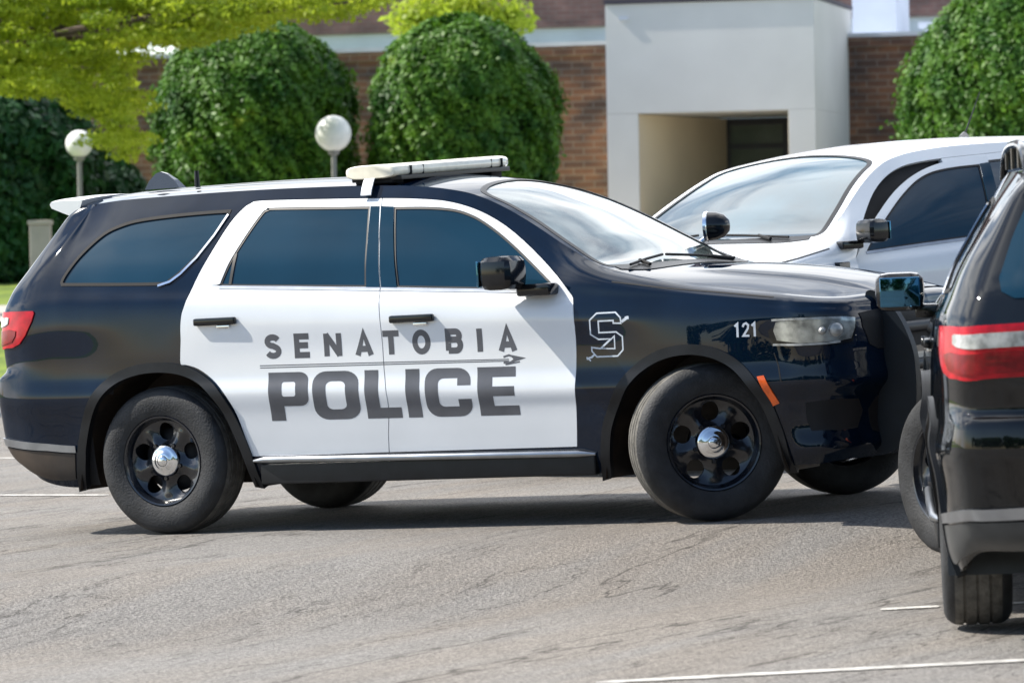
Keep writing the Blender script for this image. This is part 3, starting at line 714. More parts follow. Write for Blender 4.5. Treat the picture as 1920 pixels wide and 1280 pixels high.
    for y in ys:
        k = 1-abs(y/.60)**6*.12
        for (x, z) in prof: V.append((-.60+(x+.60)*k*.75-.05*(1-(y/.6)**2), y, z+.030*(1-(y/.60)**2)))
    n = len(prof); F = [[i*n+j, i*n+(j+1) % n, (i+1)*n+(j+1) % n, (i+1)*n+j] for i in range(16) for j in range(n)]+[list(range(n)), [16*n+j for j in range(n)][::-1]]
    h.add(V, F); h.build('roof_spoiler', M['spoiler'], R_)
    # front end ----------------------------------------------------------
    def uvf(y, z):
        m_ = (SK.P[:, :, 0] > 3.5) & (SK.U[:, None] > SK.U[-1]-1.15); return SK.inv([(y, z)], (1, 2), m_)[0]
    def frontband(name, side_pts, front_pts, m, par, off, rim=.008, both=True, step=.03):
        uv = np.array([uvx(*p) for p in side_pts]+[uvf(*p) for p in front_pts])
        V, F, N = panel_data(SK, [resample(uv, .03)], [], off=off, rim=rim, step=step)
        if both:
            b = len(V); V = np.concatenate([V, V*[1,-1,1]]); N = np.concatenate([N, N*[1,-1,1]]); F = F+[[q+b for q in f_[::-1]] for f_ in F]
        o = mk(name, V, F, m, par, N=N); return o, uv
    frontband('grille', [], [(-.0005,.985),(-.35,.985),(-.60,.975),(-.715,.965),(-.705,.90),(-.66,.815),(-.60,.79),(-.35,.785),(-.0005,.785)], M['black_matte'], R_, .004)
    for s in (-1, 1):
        o, _ = frontband('side_intake', [(3.60,.555),(3.60,.47),(3.62,.42)], [(-.80,.415),(-.70,.42),(-.66,.50),(-.70,.56),(-.80,.565)], M['black_matte'], R_, .002, both=False)
        if s == 1: mirror_obj(o)
    frontband('lower_intake', [], [(-.0005,.58),(-.40,.58),(-.56,.565),(-.62,.50),(-.60,.40),(-.45,.37),(-.0005,.37)], M['black_matte'], R_, .003)
    for s in (-1, 1):
        def FB(name, sp, fp, m, par, off, rim=.006):
            o, uv = frontband(name, sp, fp, m, par, off, rim, both=False, step=.02)
            if s == 1: mirror_obj(o)
            return o
        hl = FB('headlight', [(3.445,.905),(3.455,.868),(3.495,.832),(3.60,.826),(3.70,.826)], [(-.835,.828),(-.775,.835),(-.752,.900),(-.745,.956),(-.80,.964),(-.86,.968),(-.90,.969)], M['gloss_trim'], R_, .006)
        inn = FB('lamp_housing', [(3.49,.945),(3.475,.905),(3.49,.858),(3.60,.840),(3.70,.840)], [(-.83,.842),(-.783,.85),(-.762,.900),(-.757,.945),(-.80,.952),(-.86,.955),(-.90,.955)], M['lamp_inner'], hl, .010)
        for (yy, zz, rr) in ((-.845,.895,.036), (-.885,.895,.020)):
            uv = uvf(yy, zz)[None]; c = Vector(SK.pos(uv)[0]); nn = Vector(SK.nor(uv)[0])
            h = MB(); h.lathe([(.0005,-.020),(rr*.45,-.018),(rr*.8,-.010),(rr,.0),(rr*1.06,-.004),(rr*1.15,.004)], 24, M4=Matrix.Translation(c+nn*.008) @ nn.to_track_quat('-Y', 'Z').to_matrix().to_4x4())
            o = h.build('projector_lens', M['clear_lens'], hl)
            if s == 1: mirror_obj(o)
        dt = strip([(3.47,.955),(3.60,.955),(3.72,.952),(3.775,.948)], .010, off=.013); o = panel('light_strip', None, None, M['clear_lens'], hl, side=s, data=dt)
        dt = strip([(3.47,.838),(3.60,.833),(3.72,.833),(3.77,.838)], .010, off=.013); o = panel('light_strip', None, None, M['clear_lens'], hl, side=s, data=dt)
        dt = panel_data(SK, [S_uv(densify([(3.388,.690),(3.422,.694),(3.486,.560),(3.450,.546)]))], [], off=.010, rim=.012, step=.02); panel('marker_lamp', None, None, M['orange'], R_, side=s, data=dt)
    # shut lines
    for nm, pts, w in (('bumper_seam', [(3.47,.80),(3.49,.74),(3.505,.66)], .006), ('bonnet_seam', [(2.62,1.178),(2.9,1.135),(3.2,1.098),(3.46,1.063)], .006)):
        if w < .001: continue
        dt = strip(pts, w, off=.001, rim=0)
        for s in (-1, 1): panel(nm, None, None, M['black_matte'], R_, side=s, data=dt)
    # aerials and rails
    h = MB(); V = []; F = []
    fin = [(-.58,1.80),(-.56,1.845),(-.52,1.885),(-.49,1.893),(-.45,1.88),(-.40,1.845),(-.36,1.80)]
    for (x, z) in fin: V += [(x, -.035*(1-(z-1.80)/.12), z), (x, .035*(1-(z-1.80)/.12), z)]
    n = len(fin); F = [[2*i, 2*i+2, 2*i+3, 2*i+1] for i in range(n-1)]+[[2*i for i in range(n)][::-1], [2*i+1 for i in range(n)]]
    h.add(V, F); h.build('shark_fin_aerial', M['silver_paint'], R_, smooth=False)
def mirror_obj(o):
    me = o.data
    for v in me.vertices: v.co.y = -v.co.y
    me.flip_normals()

def patrol_extras(R_):
    # light bar
    h = MB(); V = []; prof = []
    for a in np.linspace(0, 2*math.pi, 28, endpoint=False):
        c, s = math.cos(a), math.sin(a); prof.append((.15*math.copysign(abs(c)**.5, c), .036*math.copysign(abs(s)**.6, s)))
    ys = [-.635,-.63,-.61,-.57,-.45,-.2,0,.2,.45,.57,.61,.63,.635]; sc = [.86,.93,.98,1,1,1,1,1,1,1,.98,.93,.86]; sz = [.86,.96,1,1,1,1,1,1,1,1,1,.96,.86]
    for y, k, kz in zip(ys, sc, sz):
        for (x, z) in prof: V.append((1.155+x*k+.04*(1-(abs(y)/.635)**2), y, 1.815+z*kz+y*.030))
    n = 28; F = [[i*n+j, i*n+(j+1) % n, (i+1)*n+(j+1) % n, (i+1)*n+j] for i in range(len(ys)-1) for j in range(n)]+[list(range(n)), [(len(ys)-1)*n+j for j in range(n)][::-1]]
    h.add(V, F); lb = h.build('light_bar', M['bar_lens'], R_)
    h = MB()
    for k in range(9):                                   # seams between lamp modules
        y = -.50+k*.125; h.box(1.02, 1.33, y-.002, y+.002, 1.79+y*.03, 1.836+y*.03)
    h.box(1.03, 1.32, -.60, .60, -.012, .012, bev=.006, M4=Matrix.Translation((0,0,1.778)) @ Matrix.Rotation(.03, 4, 'X'))
    h.build('module_frame', M['trim'], lb)
    for s in (-1, 1):
        h = MB(); h.box(1.05, 1.27, min(s*.48, s*.60), max(s*.48, s*.60), 1.735, 1.785, bev=.01); h.build('mounting_foot', M['black_matte'], lb)
        h = MB(); h.tube([(1.15, s*.61, 1.782), (1.152, s*.645, 1.745), (1.155, s*.672, 1.70), (1.157, s*.676, 1.682)], .006, n=6)
        V = []; pp = [(s*.60,1.785),(s*.640,1.752),(s*.668,1.708),(s*.680,1.678)]
        for (y, z) in pp: V += [(1.125, y, z), (1.185, y, z), (1.185, y+s*.006, z+.004), (1.125, y+s*.006, z+.004)]
        F = [[4*i+a, 4*i+(a+1) % 4, 4*i+4+(a+1) % 4, 4*i+4+a] for i in range(3) for a in range(4)]+[[0,1,2,3],[15,14,13,12]]
        h.add(V, F); h.build('mounting_strap', M['white_paint'], lb, smooth=False)
    h = MB(); h.tube([(-.255,-.02,1.80),(-.255,-.02,1.83),(-.255,-.02,1.884)], [.016,.014,.012], n=10); h.build('stub_aerial', M['trim'], R_)
    # spot lamp on the far pillar
    h = MB(); c = Vector((2.375,.86,1.425)); Mx = Matrix.Translation(c) @ Matrix.Rotation(rad(-75), 4, 'Z')
    h.lathe([(.0005,.085),(.03,.080),(.058,.055),(.073,.015),(.077,-.03)], 28, M4=Mx); h.lathe([(.077,-.03),(.081,-.035),(.078,-.05),(.070,-.045)], 28, mi=1, M4=Mx); h.lathe([(.070,-.045),(.04,-.035),(.0005,-.03)], 28, mi=2, M4=Mx)
    h.tube([(2.34,.84,1.37),(2.28,.80,1.32),(2.20,.74,1.36)], .014, 8, mi=1)
    h.build('spot_lamp', [M['gloss_trim'], M['chrome'], M['clear_lens']], R_)
    # push bumper
    h = MB()
    prof = smooth_poly([(3.80,1.060),(3.86,1.055),(3.955,.95),(4.02,.80),(4.035,.66),(4.02,.47),(3.95,.33),(3.84,.28),(3.78,.36),(3.80,.60),(3.80,.80),(3.80,.97)], 4)
    for yc in (-.52, .52):
        for th in ((-.028, .028),):
            n = len(prof); V = [(x, yc+th[0], z) for x, z in prof]+[(x, yc+th[1], z) for x, z in prof]
            h.add(V, [list(range(n)), list(range(n, 2*n))[::-1]]+[[i, i+n, (i+1) % n+n, (i+1) % n] for i in range(n)])
    for z, x in ((.88,3.935),(.70,3.965),(.50,3.96)): h.tube([(x,-.52,z),(x,.52,z)], .028, 10)
    h.build('push_bumper', M['push'], R_, autosmooth=50)
    # lettering ----------------------------------------------------------
    sx = lambda t, top: (.686+t*(2.108-.686), )
    def mapP(p):
        p = np.array(p, float); x = .686+p[:, 0]*1.422+p[:, 1]*(-.006); zb = .567-.016*p[:, 0]; zt = .812-.022*p[:, 0]
        return np.stack([x, zb+(zt-zb)*p[:, 1]], 1)
    ext = dict(zip(range(6), [(190,405),(428,675),(706,890),(922,996),(1024,1262),(1297,1500)]))
    for s in (-1, 1):
        sol = []; ho = []
        for i, ch in enumerate('POLICE'):
            a, b = ext[i]
            if s == 1: a, b = 1690-b if False else a, b
            so, hh = big_letter(ch); a = (a-188)/1312; b = (b-188)/1312
            f = (lambda q: mapP(np.stack([a+(b-a)*q[:, 0], q[:, 1]], 1)))
            sol = [(f(np.array(q, float)), [f(np.array(w, float)) for w in hh]) for q in so]
            decal_group('police_letter', sol, M['decal'], R_, s)
        ex = [(165,247),(325,403),(483,573),(648,740),(795,880),(950,1042),(1125,1205),(1285,1312),(1395,1485)]
        for (a, b), ch in zip(ex, 'SENATOBIA'):
            sol = []
            for st_ in small_letter(ch):
                st2 = []
                for (x, y) in st_:
                    t = (a+(b-a)*x-165)/1320; z0 = .886-.020*t; st2.append((.672+t*1.434, z0+.115*y))
                if ch == 'O': sol.append((None, None, ribbon(st2, .030, closed=True)))
                else: sol.append((ribbon(st2, .031)[0], []))
            decal_group('city_letter', sol, M['decal'], R_, s)
        ln = lambda pts, w: (ribbon(pts, w)[0], [])
        sol = [ln([(.634,.849),(1.35,.838),(2.06,.826)], .0045), ln([(.634,.838),(1.35,.828),(2.06,.818)], .0045),
               ln([(2.03,.812),(2.06,.808),(2.09,.815)], .012), ln([(2.03,.838),(2.06,.846),(2.085,.838)], .010),
               (np.array([(2.05,.803),(2.155,.829),(2.06,.850),(2.085,.826)]), []), ln([(2.04,.800),(2.12,.812)], .006)]
        decal_group('arrow_line', sol, M['decal'], R_, s)
        # outlined S crossed by an arrow, and the unit number, on the front wing
        E = lambda p: [(2.487+(x-60)/4.8*.00288, 1.030-(y-112)/4.8*.00258) for x, y in p]
        S1 = [(340,112),(172,112),(108,172),(108,300),(175,348),(285,348),(190,432),(112,418),(112,452),(155,505),(345,505),(395,452),(395,332),(340,288),(185,288),(185,184),(320,184),(320,208),(388,212),(385,162)]
        sol = [(None, None, ribbon(E(S1), .0075, closed=True)), (None, None, ribbon(E([(200,432),(322,438),(322,325)]), .0065, closed=True)),
               (ribbon(E([(395,200),(455,158)]), .014)[0], []), (ribbon(E([(455,180),(455,158),(425,160)]), .006)[0], []), (ribbon(E([(140,480),(110,505),(62,522)]), .010)[0], []), (ribbon(E([(100,540),(62,505)]), .007)[0], [])]
        if s == 1: sol = mir_sol(sol, 2.58)
        decal_group('emblem', sol, M['white_decal'], R_, s)
        D = []
        for ch, x0 in zip('121', (0, 1, 2)):
            x = 3.276+x0*.043
            if ch == '1': D += [(ribbon([(x+.004,.934),(x+.018,.945),(x+.018,.882)], .011)[0], [])]
            else: D += [(ribbon([(x+.002,.930),(x+.008,.943),(x+.020,.947),(x+.030,.938),(x+.028,.922),(x+.004,.888),(x+.034,.887)], .010)[0], [])]
        if s == 1: D = mir_sol(D, 3.335)
        decal_group('unit_number', D, M['white_decal'], R_, s)
def mir_sol(sol, c):
    o = []
    for t in sol:
        f = lambda p: np.array([(2*c-a, b) for a, b in np.asarray(p)])
        o.append((None, None, [f(q) for q in t[2]]) if t[0] is None else (f(t[0]), [f(q) for q in t[1]]))
    return o
def decal_group(name, sol, m, parent, side):
    if side == 1 and name in ('police_letter', 'city_letter', 'arrow_line'):
        sol = mir_sol(sol, 1.39)
    V = []; F = []; N = []; off = .0006
    for k, t in enumerate(sol):
        adds = t[2] if t[0] is None else [t[0]]; holes = [] if t[0] is None else t[1]
        v, f, n = panel_data(SK, [S_uv(densify(p, .025)) for p in adds], [S_uv(densify(p, .025)) for p in holes], step=.014, off=off+.00012*(k % 3), rim=0)
        b = sum(len(q) for q in V); V.append(v); N.append(n); F += [[i+b for i in t_] for t_ in f]
    V = np.concatenate(V); N = np.concatenate(N)
    if side == 1: V = V*[1,-1,1]; N = N*[1,-1,1]; F = [f[::-1] for f in F]
    return mk(name, V, F, m, parent, N=N)

def copy_tree(src, dst_parent, swap):
    for ch in list(src.children):
        c = ch.copy(); c.data = ch.data; C.objects.link(c); c.parent = dst_parent
        for i, ms in enumerate(c.material_slots):
            if ch.data.materials[i].name in swap:
                c.material_slots[i].link = 'OBJECT'; c.material_slots[i].material = swap[ch.data.materials[i].name]
        copy_tree(ch, c, swap)
def steer(root, ang):
    for c in root.children:
        if c.name.split('.')[0] == 'wheel' and c.get('front'):
            p = c.matrix_basis.translation.copy(); s = 1 if p.y > 0 else -1
            c.matrix_basis = Matrix.Translation(p) @ Matrix.Rotation(rad(ang)+(math.pi if s == 1 else 0), 4, 'Z')
# ------------------------------------------------------------ ground of the lot: a sheet that dips a little towards the near right
def sst(t): t = np.clip(t, 0, 1); return t*t*(3-2*t)
def zg(x, y):
    t = (x-3.15)*.75-(y+.90)*.66
    return -.21*sst(t/1.6)*sst((14-np.hypot(x-6, y+4))/8)
LOTI = LOT.inverted()
def lotz_world(X, Y):
    """height of the flat lot plane at world X, Y"""
    n = LOT.to_3x3() @ Vector((0, 0, 1)); p = LOT.translation
    return p.z-(n.x*(X-p.x)+n.y*(Y-p.y))/n.z
def asphalt():
    m = bpy.data.materials.new('worn asphalt'); m.use_nodes = True; nt = m.node_tree; N = nt.nodes; L = nt.links
    b = N['Principled BSDF']; b.inputs['Roughness'].default_value = .9; b.inputs['Specular IOR Level'].default_value = .25
    tc = N.new('ShaderNodeTexCoord')
    def noise(scale, det=4, rot=0, sc=(1,1,1), rough=.5, dist=0):
        mp = N.new('ShaderNodeMapping'); mp.vector_type = 'TEXTURE'; mp.inputs['Rotation'].default_value = (0,0,-rot); mp.inputs['Scale'].default_value = tuple(1/q for q in sc)
        n = N.new('ShaderNodeTexNoise'); n.inputs['Scale'].default_value = scale; n.inputs['Detail'].default_value = det; n.inputs['Roughness'].default_value = rough; n.inputs['Distortion'].default_value = dist
        L.new(tc.outputs['Object'], mp.inputs['Vector']); L.new(mp.outputs['Vector'], n.inputs['Vector']); return n.outputs['Fac']
    def ramp(src, p0, c0, p1, c1, extra=()):
        r = N.new('ShaderNodeValToRGB'); e = r.color_ramp.elements; e[0].position = p0; e[0].color = (*c0, 1); e[1].position = p1; e[1].color = (*c1, 1)
        for p, c in extra: q = e.new(p); q.color = (*c, 1)
        L.new(src, r.inputs['Fac']); return r.outputs['Color']
    def mix(bt, f, a, c, fac=None):
        x = N.new('ShaderNodeMixRGB'); x.blend_type = bt; x.inputs['Fac'].default_value = f
        if fac is not None: L.new(fac, x.inputs['Fac'])
        L.new(a, x.inputs['Color1']); L.new(c, x.inputs['Color2']); return x.outputs['Color']
    A = rad(-CRACK)
    base = ramp(noise(.45, 5, A, (.6,1.2,1)), .3, (.190,.178,.166), .7, (.236,.227,.216))
    tint = ramp(noise(1.3, 4, A, (.3,1.5,1)), .42, (1,1,1), .62, (1.03,.975,.915))
    c = mix('MULTIPLY', .9, base, tint)
    grit = ramp(noise(70, 3, 0, (1,1,1), .75), .34, (.48,.48,.48), .66, (1.45,1.45,1.45))
    c = mix('MULTIPLY', 1, c, grit)
    st = ramp(noise(16, 4, A, (.12,1,1), .6), .35, (.93,.93,.935), .65, (1.05,1.05,1.045))
    c = mix('MULTIPLY', 1, c, st)
    W = (1,1,1); K = (0,0,0)
    cr = ramp(noise(.85, 7, A, (.16,.95,1), .55, .25), .494, K, .506, K, ((.5, W),))
    mk_ = ramp(noise(.9, 3, A, (.5,1.2,1)), .40, K, .52, W)
    crm = mix('MULTIPLY', 1, cr, mk_)
    cr2 = ramp(noise(1.7, 7, A, (.22,1.1,1), .6, .3), .494, K, .506, K, ((.5, W),))
    mk2 = ramp(noise(.6, 3, 1.0, (.5,1.2,1)), .44, K, .54, W)
    crm = mix('LIGHTEN', 1, crm, mix('MULTIPLY', 1, cr2, mk2))
    dark = N.new('ShaderNodeRGB'); dark.outputs[0].default_value = (.035,.031,.028,1)
    sf = N.new('ShaderNodeMath'); sf.operation = 'MULTIPLY'; sf.inputs[1].default_value = .8; L.new(crm, sf.inputs[0])
    c = mix('MIX', 0, c, dark.outputs[0], fac=sf.outputs[0])
    L.new(c, b.inputs['Base Color'])
    bp = N.new('ShaderNodeBump'); bp.inputs['Strength'].default_value = .55; bp.inputs['Distance'].default_value = .012
    L.new(grit, bp.inputs['Height']); L.new(bp.outputs['Normal'], b.inputs['Normal'])
    return m
CRACK = 84
M['asphalt'] = asphalt()
M['line'] = mat('worn white line', (.60,.585,.55), .85, col2=(.30,.29,.27), nscale=11, stretch=(1,2,1), bump=.3)
M['grass'] = mat('lawn', (.17,.23,.02), .9, col2=(.07,.12,.012), nscale=2.2, bump=1, bscale=30)
M['concrete'] = mat('pale concrete', (.40,.38,.345), .85, noise=.12, nscale=2, bump=.2)
# asphalt sheet
xs = np.unique(np.concatenate([np.linspace(-60, -6, 28), np.linspace(-6, 13, 96), np.linspace(13, 70, 28)]))
ys = np.unique(np.concatenate([np.linspace(-60, -12, 22), np.linspace(-12, 4, 81), np.linspace(4, 12, 10)]))
fwd = Vector((-0.4630, 0.8863)); rgt = Vector((0.8863, 0.4630))
# the sheet is laid out square to the kerb at its far side
def sheet(name, d_edges, c_edges, zf, m, **kw):
    V = []; F = []
    for d in d_edges:
        for c in c_edges:
            x = 11.3636+fwd.x*d+rgt.x*c; y = -18.7201+fwd.y*d+rgt.y*c; V.append((x, y, zf(x, y, d, c)))
    n = len(c_edges)
    for i in range(len(d_edges)-1):
        for j in range(n-1): F.append((i*n+j, i*n+j+1, (i+1)*n+j+1, (i+1)*n+j))
    o = mk(name, V, F, m, mw=LOT); o['kind'] = 'structure'; return o
dl = np.concatenate([np.linspace(-60, 8, 12), np.linspace(8.25, 30, 88), np.linspace(31, 41, 8)]); cl = np.concatenate([np.linspace(-70, -8, 16), np.linspace(-7.75, 8, 64), np.linspace(9, 70, 16)])
sheet('parking_lot', dl, cl, lambda x, y, d, c: float(zg(x, y))+.004, M['asphalt'])
def z_terr(x, y, d, c):
    if d <= 41: return float(zg(x, y))-.05
    t = float(sst((d-41)/18)); base = -.03+.13*min(1, (d-41)/.3)
    return base+t*(1.32+.0405*min(max(c, -30), 30)*-1*0)+(0 if d < 62 else 0)
sheet('ground', np.concatenate([np.linspace(-62, 8, 12), np.linspace(9, 40.9, 30), [41.0, 41.01, 41.3], np.linspace(42, 64, 23), [80, 120, 200, 400, 900]]), np.concatenate([[-600,-200], np.linspace(-72, 72, 60), [200,600]]), z_terr, M['grass'])
sheet('kerb', [40.95, 40.955, 41.16, 41.17], np.linspace(-70, 70, 40), lambda x, y, d, c: .13 if 40.952 < d < 41.165 else -.02, M['concrete'])
sheet('path', np.linspace(50.6, 52.4, 4), np.linspace(-60, -5.21, 30), lambda x, y, d, c: z_terr(x, y, d, c)+.035, M['concrete'])
sheet('forecourt', np.linspace(41.18, 58.5, 14), np.linspace(-5.2, 60, 40), lambda x, y, d, c: z_terr(x, y, d, c)+.05, M['concrete'])
def line(p0, p1, w=.085, lab=None):
    a = Vector(p0); b = Vector(p1); t = (b-a).normalized(); n = Vector((-t.y, t.x)); k = 24; V = []; F = []
    for i in range(k+1):
        p = a+(b-a)*i/k
        ww = w*(1+.12*math.sin(i*2.3))*(.55 if i in (0, k) else 1)
        for s in (-1, 1): q = p+n*s*ww/2; V.append((q.x, q.y, float(zg(q.x, q.y))+.0085))
    F = [(2*i, 2*i+2, 2*i+3, 2*i+1) for i in range(k)]
    o = mk('parking_line', V, F, M['line'], mw=LOT); o['kind'] = 'structure'; return o
line((4.8, -5.66), (6.22, -5.01))
line((4.87, -3.15), (5.09, -3.05))
line((5.35, -2.97), (5.5, -2.91))
line((-3.82, 2.74), (-2.51, 2.35))
line((-7.04, 7.32), (-5.79, 6.77))
# ------------------------------------------------------------ background building
OX, OY = 3.6, 61.0; SA = Vector((.970, -.242, 0)); NA = Vector((-.242, -.970, 0))
def bl(s, n, z): return Vector((OX, OY, 0))+SA*s+NA*n+Vector((0, 0, z))
def bbox(h, s0, s1, n0, n1, z0, z1, mi=0):
    V = [bl(s, n, z) for z in (z0, z1) for n in (n0, n1) for s in (s0, s1)]
    h.add(V, [(0,2,3,1),(4,5,7,6),(0,1,5,4),(2,6,7,3),(0,4,6,2),(1,3,7,5)], mi)
def brick(name, c1, c2, mortar, streak):
    m = bpy.data.materials.new(name); m.use_nodes = True; nt = m.node_tree; N = nt.nodes; L = nt.links; b = N['Principled BSDF']; b.inputs['Roughness'].default_value = .85
    tc = N.new('ShaderNodeTexCoord'); mp = N.new('ShaderNodeMapping'); mp.inputs['Rotation'].default_value = (0, 0, math.atan2(.242, .970))
    sp = N.new('ShaderNodeSeparateXYZ'); cb = N.new('ShaderNodeCombineXYZ'); ad = N.new('ShaderNodeMath')
    L.new(tc.outputs['Object'], mp.inputs['Vector']); L.new(mp.outputs['Vector'], sp.inputs[0]); L.new(sp.outputs['X'], ad.inputs[0]); L.new(sp.outputs['Y'], ad.inputs[1])
    L.new(ad.outputs[0], cb.inputs['X']); L.new(sp.outputs['Z'], cb.inputs['Y'])
    br = N.new('ShaderNodeTexBrick'); br.inputs['Color1'].default_value = (*c1, 1); br.inputs['Color2'].default_value = (*c2, 1); br.inputs['Mortar'].default_value = (*mortar, 1)
    br.inputs['Scale'].default_value = 1; br.inputs['Brick Width'].default_value = .32; br.inputs['Row Height'].default_value = .10; br.inputs['Mortar Size'].default_value = .009
    L.new(cb.outputs[0], br.inputs['Vector'])
    mp2 = N.new('ShaderNodeMapping'); mp2.inputs['Scale'].default_value = (1.2, 2.0, 1); L.new(cb.outputs[0], mp2.inputs['Vector'])
    n = N.new('ShaderNodeTexNoise'); n.inputs['Scale'].default_value = 1.3; n.inputs['Detail'].default_value = 4; L.new(mp2.outputs[0], n.inputs['Vector'])
    r = N.new('ShaderNodeValToRGB'); r.color_ramp.elements[0].position = .38; r.color_ramp.elements[0].color = (.70,.70,.74,1); r.color_ramp.elements[1].position = .66; r.color_ramp.elements[1].color = (*streak, 1)
    L.new(n.outputs['Fac'], r.inputs['Fac'])
    x = N.new('ShaderNodeMixRGB'); x.blend_type = 'MULTIPLY'; x.inputs['Fac'].default_value = 1; L.new(br.outputs['Color'], x.inputs['Color1']); L.new(r.outputs['Color'], x.inputs['Color2'])
    L.new(x.outputs['Color'], b.inputs['Base Color']); return m
M['brick'] = brick('brown brick', (.17,.092,.060), (.105,.062,.048), (.19,.165,.145), (1.75,1.4,1.1))
M['brick_red'] = brick('faded red brick', (.21,.12,.11), (.16,.09,.085), (.2,.17,.16), (1.3,1.2,1.2))
M['stucco'] = mat('pale stucco', (.76,.745,.72), .9, noise=.05, nscale=.8, bump=.15)
M['beige'] = mat('beige render', (.78,.66,.48), .9, noise=.06, nscale=.7)
M['coping'] = mat('metal coping', (.55,.56,.60), .5, noise=.1, nscale=2)
M['dark_coping'] = mat('dark coping', (.06,.05,.07), .5, noise=.2, nscale=2)
M['roof_white'] = mat('white roofing', (.62,.66,.74), .7, noise=.08, nscale=1)
M['frame_dark'] = mat('dark door frame', (.02,.02,.024), .4, noise=.2, nscale=3)
M['door_glass'] = mat('door glass', (.10,.105,.09), .08, spec=.8, noise=.3, nscale=1.2)
M['grey_metal'] = mat('grey painted metal', (.22,.22,.21), .5, noise=.15, nscale=3)
bld = empty('brick_building', None, 'low brown brick building with a pale entrance block behind the hedges', 'building'); bld.location = bl(0, 0, 1.0)
def part(h, name, m, par=bld, **k):
    o = h.build(name, m, None, smooth=False, **k); o.parent = par
    o.matrix_parent_inverse = par.matrix_world.inverted() if par.type == 'EMPTY' else Matrix(); return o
bpy.context.view_layer.update()
h = MB(); bbox(h, -10.6, -1.506, -.3, 0, 0, 4.38); bbox(h, 1.508, 22, -.3, 0, 0, 4.38); bbox(h, -10.6, -10.3, -14, -.302, 0, 4.38)
part(h, 'wall', M['brick'])
h = MB(); bbox(h, -10.64, -1.508, -.34, .05, 4.30, 4.44); bbox(h, 1.51, 22, -.34, .05, 4.30, 4.44); part(h, 'fascia_band', M['brick'])
h = MB(); bbox(h, -10.66, -1.51, -.4, .08, 4.44, 4.50); bbox(h, 1.512, 22, -.4, .08, 4.44, 4.50); part(h, 'coping', M['coping'])
h = MB(); bbox(h, -10.3, 22, -18, -.402, 4.2, 4.32); part(h, 'roof', M['roof_white'])
h = MB()
bbox(h, -1.506, 1.508, -.3, 3.0, 3.30, 4.86)                       # head block
bbox(h, -1.506, -1.05, -.3, 3.0, .5, 3.297); bbox(h, 1.13, 1.508, -.3, 3.0, .5, 3.297)
part(h, 'entrance_block', M['stucco'])
h = MB(); q = [bl(-1.052, 2.96, .5), bl(-.40, -.28, .5), bl(-.46, -.29, .5), bl(-1.056, -.29, .5)]; q += [v+Vector((0,0,2.79)) for v in q]
h.add(q, [(0,3,2,1),(4,5,6,7),(0,1,5,4),(1,2,6,5),(2,3,7,6),(3,0,4,7)]); bbox(h, 1.12, 1.132, -.29, 2.99, .5, 3.296); part(h, 'porch_lining', M['beige'])
h = MB(); bbox(h, -1.52, 1.52, -.4, 3.03, 4.862, 4.93); part(h, 'block_coping', M['dark_coping'])
h = MB(); bbox(h, -1.30, -1.17, 3.0, 3.025, 4.63, 4.68); part(h, 'wall_light', M['roof_white'])
h = MB()
bbox(h, -.44, 1.12, -.40, -.305, 3.20, 3.296); bbox(h, -.44, 1.12, -.40, -.305, 2.84, 2.92)
for s0 in (-.44, .45, 1.04): bbox(h, s0, s0+.08, -.40, -.295, .5, 3.199)
dr = part(h, 'glazed_door', M['frame_dark'])
h = MB(); bbox(h, -.43, 1.12, -.37, -.34, .5, 3.2); o = h.build('pane', M['door_glass'], dr, smooth=False); o.matrix_parent_inverse = Matrix()
h = MB(); bbox(h, -10.9, -10.62, -.2, .25, .5, 3.7); bbox(h, -12.2, -11.9, 0, .3, .5, 3.45); part(h, 'downpipe_casing', M['grey_metal'])
up = empty('upper_storey_building', None, 'taller faded red brick building rising behind the flat roof', 'building'); up.location = bl(0, -22, 1)
bpy.context.view_layer.update()
h = MB(); bbox(h, -16, 30, -40, -22, 0, 5.95); o = part(h, 'base_band', M['roof_white'], up)
h = MB(); bbox(h, -16.1, 30, -40.1, -21.9, 5.952, 10.5); o = part(h, 'wall', M['brick_red'], up)
for k in range(5):
    s0 = 3.35+k*1.5
    h = MB(); bbox(h, s0, s0+1.1, -21.9, -21.84, 6.55, 7.9); w = part(h, 'window', M['coping'], up)
    h = MB(); bbox(h, s0+.08, s0+1.02, -21.84, -21.82, 6.62, 7.8); o = h.build('pane', M['door_glass'], w, smooth=False); o.matrix_parent_inverse = Matrix()
h = MB(); bbox(h, 3.0, 12, -21.9, -21.75, 6.18, 6.30); bbox(h, 3.0, 12, -21.9, -21.75, 5.96, 6.04); part(h, 'sill_band', M['stucco'], up)
h = MB(); bbox(h, .83, 1.54, -6.0, -4.6, 4.33, 6.9); h.box(0,0,0,0,0,0) if False else None
o = h.build('roof_unit', M['roof_white'], None, smooth=False); tag(o, 'tall white metal unit standing on the flat roof beside the entrance block', 'roof unit')
h = MB(); bbox(h, 2.18, 2.30, -3.2, -3.08, 4.33, 4.72); bbox(h, 2.12, 2.36, -3.26, -3.02, 4.72, 4.80)
o = h.build('roof_vent', M['roof_white'], None, smooth=False); tag(o, 'small white vent pipe on the flat roof near the right-hand hedge', 'vent')

